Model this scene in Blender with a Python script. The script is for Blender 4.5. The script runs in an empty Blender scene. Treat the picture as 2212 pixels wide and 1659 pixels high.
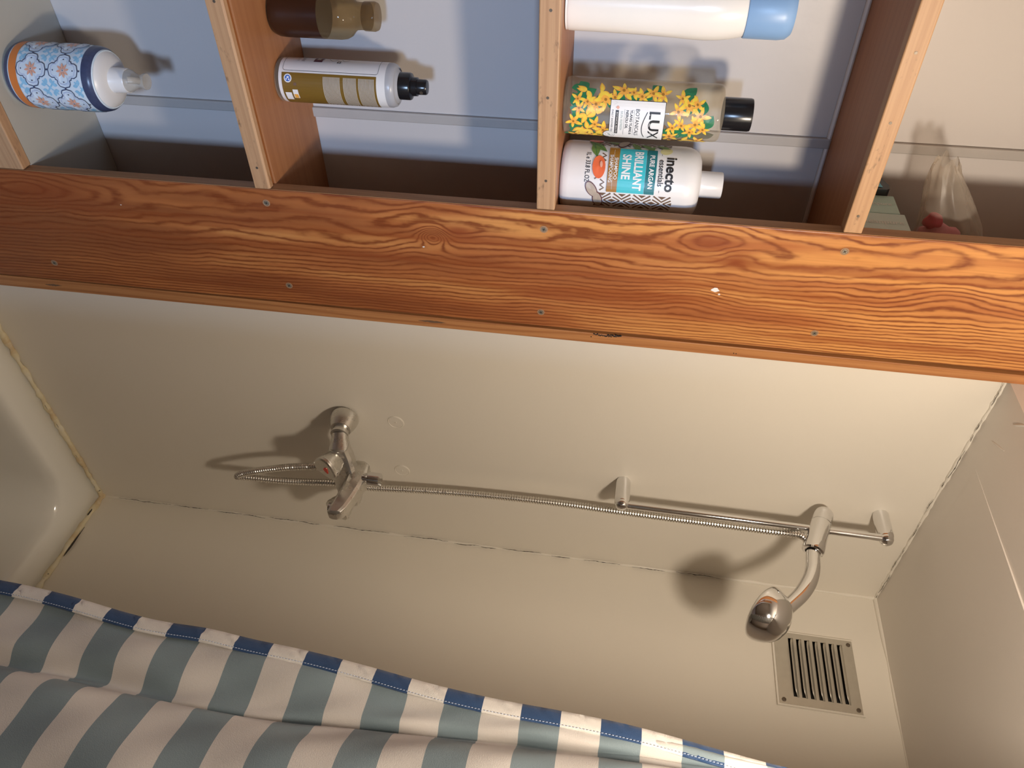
import bpy, bmesh, math, random
from mathutils import Vector, Matrix
random.seed(7)
D, SC = bpy.data, bpy.context.scene
COL = SC.collection
PI = math.pi

# ------------------------------------------------------------------ camera
cam = D.cameras.new('camera'); cam.sensor_width = 36; cam.lens = 36 * 1643 / 2212
cam.clip_start = 0.01
camo = D.objects.new('camera', cam); COL.objects.link(camo)
_r = Vector((-0.16156, 0.01048, 0.98681)); _d = Vector((0.68278, 0.72316, 0.10411)); _f = Vector((-0.71253, 0.69060, -0.12399))
camo.matrix_world = Matrix(((_r.x, -_d.x, -_f.x, 1.0), (_r.y, -_d.y, -_f.y, 0.0), (_r.z, -_d.z, -_f.z, 1.7), (0, 0, 0, 1)))
SC.camera = camo
# ------------------------------------------------------------------ light
w = D.worlds.new('world'); SC.world = w; w.use_nodes = True
w.node_tree.nodes['Background'].inputs[0].default_value = (0.45, 0.62, 1.0, 1)
w.node_tree.nodes['Background'].inputs[1].default_value = 0.25
WARM, COOL = (1.0, 0.855, 0.69), (0.46, 0.66, 1.0)
pl = D.lights.new('bulb_light', 'POINT'); pl.energy = 27; pl.color = WARM; pl.shadow_soft_size = 0.05
plo = D.objects.new('bulb_light', pl); COL.objects.link(plo); plo.location = (0.83, 0.55, 2.17)
al = D.lights.new('window_daylight', 'AREA'); al.shape = 'RECTANGLE'; al.size = 0.45; al.size_y = 0.45; al.energy = 150; al.color = COOL
alo = D.objects.new('window_daylight', al); COL.objects.link(alo); alo.location = (4.98, -0.40, 2.2)
alo.rotation_euler = (Vector((-0.2, 0.45, 1.3)) - Vector((4.98, -0.40, 2.2))).to_track_quat('-Z', 'Y').to_euler()   # daylight from the window of the next room, through the open doorway
SC.view_settings.view_transform = 'Standard'; SC.view_settings.look = 'None'
SC.view_settings.gamma = 1; SC.view_settings.use_curve_mapping = False
SC.view_settings.exposure = 0.0

# ------------------------------------------------------------------ materials
MATS = {}
class NT:
    """tiny node builder"""
    def __init__(s, name):
        s.m = D.materials.new(name); s.m.use_nodes = True; s.t = s.m.node_tree
        s.b = s.t.nodes['Principled BSDF']; s.out = s.t.nodes['Material Output']; MATS[name] = s.m
        s._oc = None
    def n(s, typ, **k):
        q = s.t.nodes.new(typ)
        for a, v in k.items(): setattr(q, a, v)
        return q
    def link(s, a, b): s.t.links.new(a, b)
    def val(s, sock, v):
        if hasattr(v, 'links') or isinstance(v, bpy.types.NodeSocket): s.link(v, sock)
        else: sock.default_value = v
    def math(s, op, a, b=0.0, c=None):
        q = s.n('ShaderNodeMath', operation=op); s.val(q.inputs[0], a); s.val(q.inputs[1], b)
        if c is not None: s.val(q.inputs[2], c)
        return q.outputs[0]
    def oc(s):
        if s._oc is None: s._oc = s.n('ShaderNodeTexCoord').outputs['Object']
        return s._oc
    def xyz(s):
        q = s.n('ShaderNodeSeparateXYZ'); s.link(s.oc(), q.inputs[0]); return q.outputs
    def scaled(s, sc, loc=(0, 0, 0)):
        q = s.n('ShaderNodeMapping'); s.link(s.oc(), q.inputs[0]); q.inputs['Scale'].default_value = sc; q.inputs['Location'].default_value = loc
        return q.outputs[0]
    def noise(s, sc, detail=3, rough=0.5, loc=(0, 0, 0), dist=0.0):
        q = s.n('ShaderNodeTexNoise'); s.link(s.scaled(sc, loc), q.inputs['Vector']); q.inputs['Scale'].default_value = 1
        q.inputs['Detail'].default_value = detail; q.inputs['Roughness'].default_value = rough; q.inputs['Distortion'].default_value = dist
        return q.outputs['Fac']
    def ramp(s, fac, stops, interp='LINEAR'):
        q = s.n('ShaderNodeValToRGB'); s.link(fac, q.inputs[0]); cr = q.color_ramp; cr.interpolation = interp
        while len(cr.elements) < len(stops): cr.elements.new(0.5)
        for e, (p, c) in zip(cr.elements, stops): e.position = p; e.color = (*c, 1) if len(c) == 3 else c
        return q.outputs[0]
    def mix(s, f, a, b, typ='MIX'):
        q = s.n('ShaderNodeMix', data_type='RGBA', blend_type=typ); s.val(q.inputs[0], f)
        s.val(q.inputs[6], a if not isinstance(a, tuple) else (*a, 1)); s.val(q.inputs[7], b if not isinstance(b, tuple) else (*b, 1))
        return q.outputs[2]
    def base(s, c): s.val(s.b.inputs['Base Color'], (*c, 1) if isinstance(c, tuple) else c)
    def rough(s, r): s.val(s.b.inputs['Roughness'], r)
    def bump(s, h, strength=0.2, dist=0.01):
        q = s.n('ShaderNodeBump'); q.inputs['Strength'].default_value = strength; q.inputs['Distance'].default_value = dist
        s.link(h, q.inputs['Height']); s.link(q.outputs[0], s.b.inputs['Normal'])

def plain(name, c, rough=0.45, metal=0.0, var=0.06, nsc=25, spec=None, coat=0.0):
    m = NT(name); f = m.noise((nsc,) * 3, 3)
    m.base(m.mix(f, tuple(max(0, x * (1 - var)) for x in c), tuple(min(1, x * (1 + var)) for x in c)))
    m.rough(rough); m.b.inputs['Metallic'].default_value = metal
    if spec is not None: m.b.inputs['Specular IOR Level'].default_value = spec
    if coat: m.b.inputs['Coat Weight'].default_value = coat
    return m.m

def wall_mat(name, c, rough=0.42, bump=0.12):
    m = NT(name)
    f = m.noise((2.2,) * 3, 4); g = m.noise((140,) * 3, 2)
    m.base(m.mix(f, tuple(x * 0.97 for x in c), tuple(x * 1.02 for x in c)))
    m.rough(m.math('MULTIPLY_ADD', m.noise((9,) * 3, 3), 0.2, rough - 0.1))
    m.bump(m.math('ADD', m.math('MULTIPLY', g, 0.25), m.noise((12,) * 3, 2)), bump, 0.004)
    return m.m
wall_mat('wall_paint', (0.80, 0.75, 0.66))
wall_mat('ceiling_paint', (0.74, 0.69, 0.63), 0.5)
wall_mat('panel_paint', (0.60, 0.565, 0.545), 0.38)
wall_mat('shelf_paint', (0.50, 0.48, 0.42), 0.4)
plain('batten_paint', (0.44, 0.41, 0.385), 0.5)
plain('floor_vinyl', (0.16, 0.11, 0.08), 0.4)
plain('room_paint', (0.27, 0.21, 0.16), 0.5)

def board_wood():
    m = NT('board_wood'); x, y, z = m.xyz()
    # object coords: y across (0 at near edge .. 0.222), z along grain (world height - 1.4)
    nz = m.noise((1, 9, 3.4), 2, 0.5, dist=0.5)
    nz2 = m.noise((1, 30, 13), 3, 0.6)
    nz3 = m.noise((1, 60, 34), 2, 0.5)
    d = m.math('ABSOLUTE', m.math('SUBTRACT', y, 0.036))
    p = m.math('MULTIPLY', m.math('POWER', d, 1.5), 1750.0)
    p = m.math('ADD', p, m.math('MULTIPLY', z, 14.0))
    amp = m.math('MULTIPLY_ADD', d, -105.0, 36.0)
    p = m.math('MULTIPLY_ADD', nz, amp, p)
    p = m.math('MULTIPLY_ADD', nz2, m.math('MULTIPLY_ADD', d, -6.0, 7.5), p)
    p = m.math('MULTIPLY_ADD', nz3, 2.4, p)
    knots = [(0.062, 0.002, 0.014, 0.020, 34), (0.048, 0.046, 0.012, 0.03, -9), (0.100, -0.03, 0.03, 0.05, 10), (0.03, 0.43, 0.024, 0.05, -16),
             (0.058, 0.472, 0.02, 0.035, 12), (0.142, 0.415, 0.035, 0.055, 12), (0.095, 0.79, 0.03, 0.06, 13), (0.034, -0.66, 0.03, 0.12, -20), (0.12, -0.2, 0.03, 0.1, 5)]
    dark = None
    for ky, kz, sy, sz, a in knots:
        ey = m.math('POWER', m.math('DIVIDE', m.math('SUBTRACT', y, ky), sy), 2.0)
        ez = m.math('POWER', m.math('DIVIDE', m.math('SUBTRACT', z, kz), sz), 2.0)
        g = m.math('EXPONENT', m.math('MULTIPLY', m.math('ADD', ey, ez), -1.0))
        p = m.math('MULTIPLY_ADD', g, float(a), p)
        if (ky, kz) in ((0.03, 0.43), (0.058, 0.472), (0.034, -0.66), (0.048, 0.046)):
            g2 = m.math('POWER', g, 1.5)
            dark = g2 if dark is None else m.math('MAXIMUM', dark, g2)
    w = m.math('MULTIPLY_ADD', m.math('SINE', p), 0.5, 0.5)
    w = m.math('POWER', w, 2.4)
    streak = m.noise((1, 420, 7), 3, 0.6)
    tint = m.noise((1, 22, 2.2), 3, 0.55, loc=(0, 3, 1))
    shaded_tone = m.math('MULTIPLY_ADD', z, 0.20, m.math('SUBTRACT', tint, 0.05))     # light falloff painted into colour: redder and darker towards the foot of the board
    col = m.ramp(shaded_tone, [(0.28, (0.28, 0.085, 0.026)), (0.46, (0.44, 0.150, 0.044)), (0.66, (0.66, 0.300, 0.090))])
    lines = m.noise((1, 12, 3), 2, 0.5, loc=(0, 7, 2))
    lf = m.math('MULTIPLY', w, m.math('MULTIPLY_ADD', lines, 1.1, 0.45))
    brk = m.ramp(m.noise((1, 150, 16), 3, 0.6, loc=(0, 2, 9)), [(0.32, (0.5, 0.5, 0.5)), (0.55, (1, 1, 1))])
    lf = m.math('MULTIPLY', lf, brk)
    col = m.mix(m.math('MINIMUM', lf, 0.92), col, (0.19, 0.042, 0.010))
    band = m.math('MULTIPLY', m.ramp(m.noise((1, 45, 1.3), 2, 0.5, loc=(0, 1.7, 4)), [(0.52, (0, 0, 0)), (0.66, (1, 1, 1))]), 0.6)
    col = m.mix(band, col, (0.27, 0.062, 0.014))
    col = m.mix(m.math('MULTIPLY', m.ramp(streak, [(0.3, (1, 1, 1)), (0.55, (0, 0, 0))]), 0.28), col, (0.36, 0.13, 0.035))
    col = m.mix(m.math('MULTIPLY', dark, 0.75), col, (0.24, 0.05, 0.012))
    m.base(col)
    m.rough(m.math('MULTIPLY_ADD', m.noise((1, 20, 8), 3), 0.25, 0.28))
    m.bump(m.math('ADD', m.math('MULTIPLY', w, -0.5), m.math('MULTIPLY', streak, 0.6)), 0.12, 0.002)
    return m.m
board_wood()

def plank_wood(name, light, dark, axis, freq=150.0, rough=0.4, linef=0.5, speck=0.0):
    """straight-grained timber, grain along the given object axis"""
    m = NT(name)
    def sc(a, b): return tuple(b if i == axis else a for i in range(3))
    n1 = m.noise(sc(8, 1.5), 2); n2 = m.noise(sc(freq * 2.5, 5), 3, 0.6); n3 = m.noise(sc(24, 2.2), 3, 0.5, loc=(2, 5, 1))
    xyz = m.xyz(); a, b = [i for i in range(3) if i != axis]
    p = m.math('MULTIPLY', m.math('ADD', xyz[a], xyz[b]), freq * 4)
    p = m.math('MULTIPLY_ADD', n1, 22.0, p)
    w = m.math('POWER', m.math('MULTIPLY_ADD', m.math('SINE', p), 0.5, 0.5), 2.5)
    mid = tuple((l * 0.72 + d * 0.28) for l, d in zip(light, dark))
    col = m.mix(n3, light, mid)
    col = m.mix(m.math('MULTIPLY', w, linef), col, dark)
    col = m.mix(m.math('MULTIPLY', m.ramp(n2, [(0.32, (1, 1, 1)), (0.55, (0, 0, 0))]), 0.35), col, dark)
    if speck:
        s = m.ramp(m.noise(sc(90, 30), 4, 0.7), [(0.60, (0, 0, 0)), (0.72, (1, 1, 1))])
        col = m.mix(m.math('MULTIPLY', s, speck), col, (0.05, 0.03, 0.02))
    m.base(col); m.rough(rough); m.bump(n2, 0.15, 0.001)
    return m.m
plank_wood('shelf_wood', (0.42, 0.185, 0.075), (0.30, 0.11, 0.04), 1, 60, 0.5, 0.25)
plank_wood('edge_wood', (0.55, 0.33, 0.175), (0.34, 0.17, 0.08), 1, 130, 0.5, 0.3, 0.55)
plank_wood('strip_wood', (0.55, 0.255, 0.095), (0.30, 0.10, 0.03), 2, 110, 0.42, 0.5, 0.15)
plank_wood('reveal_wood', (0.42, 0.22, 0.10), (0.24, 0.10, 0.04), 2, 80, 0.55, 0.3, 0.3)

plain('chrome', (0.78, 0.78, 0.78), 0.08, 1.0, 0.02)
def limescale_chrome():
    m = NT('chrome_dull'); f = m.noise((60,) * 3, 5, 0.65)
    m.base(m.mix(f, (0.62, 0.60, 0.56), (0.76, 0.75, 0.72))); m.b.inputs['Metallic'].default_value = 1.0
    m.rough(m.math('MULTIPLY_ADD', f, 0.34, 0.13)); return m.m
limescale_chrome()
plain('hose_metal', (0.66, 0.64, 0.60), 0.25, 1.0, 0.08, 60)
plain('vent_metal', (0.60, 0.57, 0.50), 0.38, 0.7, 0.08, 60)
plain('black_void', (0.012, 0.011, 0.010), 0.8)
plain('dark_screw', (0.16, 0.13, 0.10), 0.45, 0.6, 0.3, 400)
plain('screw_steel', (0.42, 0.38, 0.30), 0.4, 0.7, 0.25, 400)
plain('putty', (0.34, 0.22, 0.13), 0.7, 0, 0.2, 300)
plain('tub_enamel', (0.80, 0.79, 0.74), 0.12, 0, 0.02, 4, coat=0.4)
plain('white_plastic', (0.82, 0.80, 0.78), 0.28, 0, 0.02)
plain('cream_plastic', (0.86, 0.82, 0.76), 0.22, 0, 0.02)
plain('pale_blue_plastic', (0.25, 0.42, 0.68), 0.35, 0, 0.03)
plain('black_plastic', (0.012, 0.012, 0.014), 0.22, 0, 0.1)
plain('grey_plastic', (0.42, 0.42, 0.44), 0.3)
plain('ink_black', (0.02, 0.02, 0.022), 0.5); plain('ink_white', (0.86, 0.85, 0.83), 0.45)
plain('ink_teal', (0.05, 0.50, 0.56), 0.4); plain('ink_dark_teal', (0.015, 0.17, 0.19), 0.4)
plain('ink_ochre', (0.36, 0.17, 0.025), 0.4); plain('ink_brown', (0.17, 0.10, 0.06), 0.45)
plain('ink_olive', (0.20, 0.115, 0.02), 0.35); plain('ink_tan', (0.52, 0.47, 0.40), 0.5)
plain('ink_navy', (0.055, 0.07, 0.14), 0.3, 0, 0.25, 220); plain('ink_orange', (0.66, 0.20, 0.045), 0.3)
plain('ink_peach', (0.80, 0.42, 0.30), 0.35); plain('ink_sky', (0.30, 0.58, 0.78), 0.3, 0, 0.25, 160)
plain('ink_ice', (0.70, 0.80, 0.88), 0.25, 0, 0.08, 90); plain('ink_lilac', (0.55, 0.63, 0.80), 0.3)
plain('ink_yellow', (0.92, 0.62, 0.07), 0.35, 0, 0.2, 150); plain('ink_amber', (0.90, 0.42, 0.07), 0.35, 0, 0.2, 150)
plain('ink_leaf', (0.02, 0.19, 0.08), 0.35, 0, 0.35, 150); plain('ink_olive_leaf', (0.16, 0.28, 0.07), 0.4, 0, 0.3, 150)
plain('ink_argan', (0.80, 0.16, 0.06), 0.35, 0, 0.2, 90); plain('ink_nut', (0.46, 0.38, 0.30), 0.4, 0, 0.2, 90)
plain('ink_plum', (0.14, 0.05, 0.06), 0.4); plain('ink_blue', (0.05, 0.16, 0.55), 0.4); plain('ink_grey_green', (0.35, 0.43, 0.40), 0.5)
plain('ink_red', (0.72, 0.04, 0.02), 0.3); plain('ink_cap_blue', (0.03, 0.16, 0.40), 0.3)
plain('box_card', (0.46, 0.66, 0.62), 0.55, 0, 0.05, 40); plain('box_card_pale', (0.55, 0.68, 0.66), 0.55, 0, 0.05, 40)
plain('ink_box', (0.72, 0.76, 0.74), 0.5)
plain('pouch_black', (0.03, 0.035, 0.04), 0.35); plain('pouch_blue', (0.10, 0.42, 0.60), 0.35)
plain('pink_soap', (0.62, 0.23, 0.29), 0.55, 0, 0.25, 40); plain('deep_pink', (0.55, 0.05, 0.10), 0.5)
plain('brown_liquid', (0.035, 0.012, 0.006), 0.3, 0, 0.15); plain('lamp_metal', (0.7, 0.68, 0.64), 0.4)

def seethrough(name, tint, body, opac, rough=0.06):
    m = NT(name); t = m.n('ShaderNodeBsdfTransparent'); t.inputs[0].default_value = (*tint, 1)
    m.base(body); m.rough(rough)
    lw = m.n('ShaderNodeLayerWeight'); lw.inputs[0].default_value = 0.25
    f = m.math('ADD', m.math('MULTIPLY', lw.outputs['Facing'], 0.45), opac)
    f = m.math('MINIMUM', f, 1.0)
    f = m.math('MULTIPLY_ADD', m.noise((30,) * 3, 3), 0.12, m.math('SUBTRACT', f, 0.06))
    mx = m.n('ShaderNodeMixShader'); m.link(f, mx.inputs[0]); m.link(t.outputs[0], mx.inputs[1]); m.link(m.b.outputs[0], mx.inputs[2])
    m.link(mx.outputs[0], m.out.inputs[0]); return m.m
seethrough('clear_gel', (0.95, 0.92, 0.84), (0.60, 0.53, 0.42), 0.12)
seethrough('olive_glass', (0.72, 0.62, 0.46), (0.26, 0.20, 0.12), 0.14)
seethrough('pump_cap', (0.9, 0.9, 0.88), (0.72, 0.68, 0.62), 0.4, 0.2)
seethrough('bag_film', (0.95, 0.93, 0.90), (0.62, 0.56, 0.48), 0.15, 0.28)
seethrough('window_glass', (0.95, 0.97, 1.0), (0.8, 0.85, 0.9), 0.05)

def curtain_mat(name, c_dark, c_white, hem):
    m = NT(name); x, y, z = m.xyz()
    warp = m.math('MULTIPLY', m.math('SUBTRACT', m.noise((4, 4, 3), 2), 0.5), 0.012)
    zz = m.math('ADD', z, warp)
    fr = m.math('FRACT', m.math('DIVIDE', m.math('SUBTRACT', zz, 1.2965 - 0.0872 * 20), 0.0872))
    s = m.math('LESS_THAN', fr, 0.5)
    col = m.mix(s, c_white, c_dark); m.base(col); m.rough(0.62)
    m.b.inputs['Sheen Weight'].default_value = 0.15
    m.bump(m.math('ADD', m.noise((9, 9, 4), 3), m.math('MULTIPLY', m.noise((900,) * 3, 1), 0.05)), 0.2, 0.02)
    tr = m.n('ShaderNodeBsdfTranslucent'); m.link(col, tr.inputs[0])
    mx = m.n('ShaderNodeMixShader'); mx.inputs[0].default_value = 0.06 if hem else 0.22
    m.link(m.b.outputs[0], mx.inputs[1]); m.link(tr.outputs[0], mx.inputs[2]); m.link(mx.outputs[0], m.out.inputs[0])
curtain_mat('curtain_cloth', (0.28, 0.36, 0.40), (0.80, 0.76, 0.72), False)
curtain_mat('curtain_hem', (0.028, 0.075, 0.19), (0.86, 0.83, 0.78), True)

def caulk_mat():
    m = NT('caulk'); f = m.noise((14,) * 3, 4, 0.6)
    col = m.ramp(f, [(0.35, (0.74, 0.69, 0.56)), (0.52, (0.70, 0.62, 0.42)), (0.64, (0.60, 0.46, 0.27)), (0.75, (0.72, 0.67, 0.54))])
    sp = m.ramp(m.noise((75,) * 3, 3, 0.7), [(0.66, (0, 0, 0)), (0.72, (1, 1, 1))])
    m.base(m.mix(sp, col, (0.05, 0.04, 0.03))); m.rough(0.5); m.bump(f, 0.4, 0.004)
caulk_mat()
plain('mould', (0.05, 0.042, 0.034), 0.85, 0, 0.3, 300)

# ------------------------------------------------------------------ geometry helpers
def mesh(name, V, F, mat, parent=None, smooth=False, angle=None, loc=None):
    me = D.meshes.new(name); me.from_pydata([tuple(v) for v in V], [], F)
    me.materials.append(MATS[mat])
    bm = bmesh.new(); bm.from_mesh(me); bmesh.ops.recalc_face_normals(bm, faces=bm.faces); bm.to_mesh(me); bm.free()
    if smooth:
        me.polygons.foreach_set('use_smooth', [True] * len(me.polygons))
        me.set_sharp_from_angle(angle=math.radians(angle or 40))
    o = D.objects.new(name, me); COL.objects.link(o)
    if parent: o.parent = parent
    if loc: o.location = loc
    return o
def thing(name, label, cat, loc=(0, 0, 0), group=None):
    o = D.objects.new(name, None); o.empty_display_size = 0.05; COL.objects.link(o); o.location = loc
    return tag(o, label, cat, group)
def tag(o, label, cat, group=None):
    o['label'] = label; o['category'] = cat
    if group: o['group'] = group
    return o
def structure(o): o['kind'] = 'structure'; return o
class MB:
    def __init__(s): s.V = []; s.F = []
    def add(s, V, F):
        k = len(s.V); s.V += [Vector(v) for v in V]; s.F += [tuple(i + k for i in f) for f in F]; return s
    def box(s, a, b):
        (x0, y0, z0), (x1, y1, z1) = a, b
        V = [(x, y, z) for z in (z0, z1) for y in (y0, y1) for x in (x0, x1)]
        return s.add(V, [(0, 2, 3, 1), (4, 5, 7, 6), (0, 1, 5, 4), (2, 6, 7, 3), (0, 4, 6, 2), (1, 3, 7, 5)])
    def tube(s, pts, rad, n=12, cap=True, prof=None):
        pts = [Vector(p) for p in pts]; N = len(pts)
        if not hasattr(rad, '__len__'): rad = [rad] * N
        t0 = (pts[1] - pts[0]).normalized()
        up = Vector((0, 0, 1)) if abs(t0.z) < 0.9 else Vector((1, 0, 0))
        nrm = t0.cross(up).normalized(); V = []; F = []
        for i, p in enumerate(pts):
            a = pts[max(i - 1, 0)]; b = pts[min(i + 1, N - 1)]; t = (b - a).normalized()
            nrm = (nrm - t * nrm.dot(t)).normalized(); bn = t.cross(nrm)
            for k in range(n):
                th = 2 * PI * k / n; q = prof(th) if prof else 1.0
                V.append(p + (nrm * math.cos(th) + bn * math.sin(th)) * rad[i] * q)
        for i in range(N - 1):
            for k in range(n):
                k2 = (k + 1) % n; F.append((i * n + k, i * n + k2, (i + 1) * n + k2, (i + 1) * n + k))
        if cap: F.append(tuple(range(n))[::-1]); F.append(tuple(range((N - 1) * n, N * n)))
        return s.add(V, F)
    def lathe(s, prof, n=40, origin=(0, 0, 0), axis=None, sx=1, sy=1):
        """prof: list of (r, h)"""
        o = Vector(origin); V = []; F = []
        if axis is None: R = Matrix.Identity(3)
        else: R = Vector((0, 0, 1)).rotation_difference(Vector(axis).normalized()).to_matrix()
        for r, h in prof:
            for k in range(n):
                a = 2 * PI * k / n; V.append(o + R @ Vector((r * sx * math.cos(a), r * sy * math.sin(a), h)))
        for i in range(len(prof) - 1):
            for k in range(n):
                k2 = (k + 1) % n; F.append((i * n + k, i * n + k2, (i + 1) * n + k2, (i + 1) * n + k))
        F.append(tuple(range(n))[::-1]); F.append(tuple(range((len(prof) - 1) * n, len(prof) * n)))
        return s.add(V, F)
    def o(s, name, mat, parent=None, smooth=False, angle=None, off=(0, 0, 0)):
        off = Vector(off)
        return mesh(name, [v - off for v in s.V], s.F, mat, parent, smooth, angle)
def bevel(o, wdt, seg=2):
    m = o.modifiers.new('bevel', 'BEVEL'); m.width = wdt; m.segments = seg; m.limit_method = 'ANGLE'; m.angle_limit = math.radians(40); return o
def box(name, a, b, mat, parent=None, bev=0.0, loc=None):
    """box between world corners; origin at its own low corner unless parented"""
    o = MB().box(a, b).o(name, mat, parent)
    if bev: bevel(o, bev)
    return o
def catmull(P, seg=12):
    P = [Vector(p) for p in P]; Q = [P[0] * 2 - P[1]] + P + [P[-1] * 2 - P[-2]]; out = []
    for i in range(1, len(Q) - 2):
        a, b, c, d = Q[i - 1:i + 3]
        for k in range(seg):
            t = k / seg; out.append(0.5 * ((2 * b) + (c - a) * t + (2 * a - 5 * b + 4 * c - d) * t * t + (3 * b - a - 3 * c + d) * t ** 3))
    out.append(P[-1]); return out
def resample(P, step):
    L = [0.0]
    for a, b in zip(P, P[1:]): L.append(L[-1] + (b - a).length)
    n = int(L[-1] / step); out = []; j = 0
    for i in range(n + 1):
        s = L[-1] * i / n
        while j < len(L) - 2 and L[j + 1] < s: j += 1
        out.append(P[j].lerp(P[j + 1], (s - L[j]) / max(1e-9, L[j + 1] - L[j])))
    return out
def sub(prof, k=4):
    """smooth a lathe profile"""
    c = catmull([(r, 0, h) for r, h in prof], k); return [(max(0.0, v.x), v.z) for v in c]

# flat artwork wrapped on a cylinder: x = arc length, y = height
class Art:
    def __init__(s): s.V = []; s.F = []; s.np = 0
    @property
    def multi(s): return s.np > 1
    def poly(s, P):
        s.np += 1; k = len(s.V); cx = sum(p[0] for p in P) / len(P); cy = sum(p[1] for p in P) / len(P)
        s.V.append((cx, cy)); s.V += list(P); n = len(P)
        for i in range(n): s.F.append((k, k + 1 + i, k + 1 + (i + 1) % n))
        return s
    def ell(s, cx, cy, a, b, rot=0.0, n=14):
        c, q = math.cos(rot), math.sin(rot)
        return s.poly([(cx + a * math.cos(t) * c - b * math.sin(t) * q, cy + a * math.cos(t) * q + b * math.sin(t) * c) for t in [2 * PI * i / n for i in range(n)]])
    def petal(s, cx, cy, L, wd, rot, n=8, sharp=1.0):
        P = []
        for i in range(n + 1):
            t = i / n; P.append((t * L, wd * math.sin(PI * t ** sharp)))
        for i in range(n - 1, 0, -1):
            t = i / n; P.append((t * L, -wd * math.sin(PI * t ** sharp)))
        c, q = math.cos(rot), math.sin(rot)
        return s.poly([(cx + x * c - y * q, cy + x * q + y * c) for x, y in P])
    def line(s, P, wd, closed=False):
        s.np += 1; n = len(P); L = []
        for i in range(n):
            a = P[i - 1] if (i > 0 or closed) else P[i]; b = P[(i + 1) % n] if (i < n - 1 or closed) else P[i]
            dx, dy = b[0] - a[0], b[1] - a[1]; l = math.hypot(dx, dy) or 1
            L.append((-dy / l * wd / 2, dx / l * wd / 2))
        k = len(s.V)
        for p, o in zip(P, L): s.V += [(p[0] + o[0], p[1] + o[1]), (p[0] - o[0], p[1] - o[1])]
        for i in range(n if closed else n - 1):
            a = k + 2 * i; b = k + 2 * ((i + 1) % n); s.F.append((a, a + 1, b + 1, b))
        return s
    def rect(s, x0, x1, y0, y1, nx=16):
        s.np += 1; k = len(s.V)
        for i in range(nx + 1):
            x = x0 + (x1 - x0) * i / nx; s.V += [(x, y0), (x, y1)]
        for i in range(nx): s.F.append((k + 2 * i, k + 2 * i + 2, k + 2 * i + 3, k + 2 * i + 1))
        return s
    def text(s, txt, x, y, size, align='CENTER', bold=0.0, sx=1.0):
        s.np += 2; V, F = text_mesh(txt, size, align, bold); k = len(s.V)
        s.V += [(x + a * sx, y + b) for a, b in V]; s.F += [tuple(i + k for i in f) for f in F]; return s
    def wrap(s, name, mat, parent, r, th0, z0, lift=0.0004, rfun=None):
        """x -> angle th0 + x/r, y -> z0 + y (parent-local)"""
        V = []
        for x, y in s.V:
            rr = (rfun(z0 + y) if rfun else r) + lift; a = th0 + x / r
            V.append((rr * math.cos(a), rr * math.sin(a), z0 + y))
        o = mesh(name, V, s.F, mat, parent)
        if s.multi: o['kind'] = 'stuff'
        return o
    def flat(s, name, mat, parent, fn):
        o = mesh(name, [fn(x, y) for x, y in s.V], s.F, mat, parent); o['kind'] = 'stuff'; return o
def text_mesh(txt, size, align='CENTER', bold=0.0):
    c = D.curves.new('lettering_curve', 'FONT'); c.body = txt; c.size = size; c.align_x = align; c.align_y = 'CENTER'; c.offset = bold; c.resolution_u = 3
    o = D.objects.new('lettering_temp', c); COL.objects.link(o)
    dg = bpy.context.evaluated_depsgraph_get(); me = D.meshes.new_from_object(o.evaluated_get(dg))
    V = [(v.co.x, v.co.y) for v in me.vertices]; F = [tuple(p.vertices) for p in me.polygons]
    D.objects.remove(o); D.curves.remove(c); D.meshes.remove(me)
    return V, F
rad = math.radians

# ------------------------------------------------------------------ setting
XW, YB, ZC, ZT = -0.014, 1.527, 2.34, 0.465     # mixer wall, back wall, ceiling, bath rim
X1, YF, ZR = 2.2, -1.3, 2.60                  # far room wall, wall behind the camera, room ceiling (higher than over the bath)
structure(box('floor', (-0.3, YF, -0.05), (X1, YB + 0.05, 0), 'floor_vinyl'))
structure(box('ceiling', (XW - 0.05, 0.8535, ZC), (X1 + 0.05, YB + 0.05, ZC + 0.05), 'ceiling_paint'))
structure(box('ceiling_room', (-0.3, YF - 0.05, ZR), (X1 + 0.05, 0.90, ZR + 0.05), 'ceiling_paint'))
structure(box('wall_header', (XW - 0.05, 0.8535, ZC + 0.05), (X1 + 0.05, 0.90, ZR), 'ceiling_paint'))
wl = structure(box('wall_left', (XW - 0.05, 0.85, 0), (XW, YB + 0.05, ZC), 'wall_paint'))
structure(box('wall_back', (XW - 0.05, YB, 0), (X1, YB + 0.05, ZC), 'wall_paint'))
structure(box('wall_front', (-0.3, YF - 0.05, 0), (X1, YF, ZR), 'room_paint'))
mb = MB()                                          # wall with an open doorway to the next room
dy0, dy1, dz1 = -0.62, 0.24, 2.04
mb.box((X1, YF, 0), (X1 + 0.05, dy0, ZR)).box((X1, dy1, 0), (X1 + 0.05, 0.8535, ZR)).box((X1, 0.8535, 0), (X1 + 0.05, YB, ZC)).box((X1, dy0, dz1), (X1 + 0.05, dy1, ZR))
structure(mb.o('wall_right', 'room_paint'))
structure(box('floor_next', (X1, -2.0, -0.05), (5.1, 1.6, 0), 'floor_vinyl'))
structure(box('ceiling_next', (X1 + 0.05, -2.0, 2.6), (5.1, 1.6, 2.65), 'room_paint'))
structure(box('wall_next_left', (X1 + 0.05, 1.55, 0), (5.1, 1.6, 2.6), 'room_paint')); structure(box('wall_next_right', (X1 + 0.05, -2.05, 0), (5.1, -2.0, 2.6), 'room_paint'))
wy0, wy1, wz0, wz1 = -0.68, -0.12, 1.92, 2.48
mb = MB().box((5.05, -2.0, 0), (5.1, wy0, 2.6)).box((5.05, wy1, 0), (5.1, 1.55, 2.6)).box((5.05, wy0, 0), (5.1, wy1, wz0)).box((5.05, wy0, wz1), (5.1, wy1, 2.6))
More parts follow.
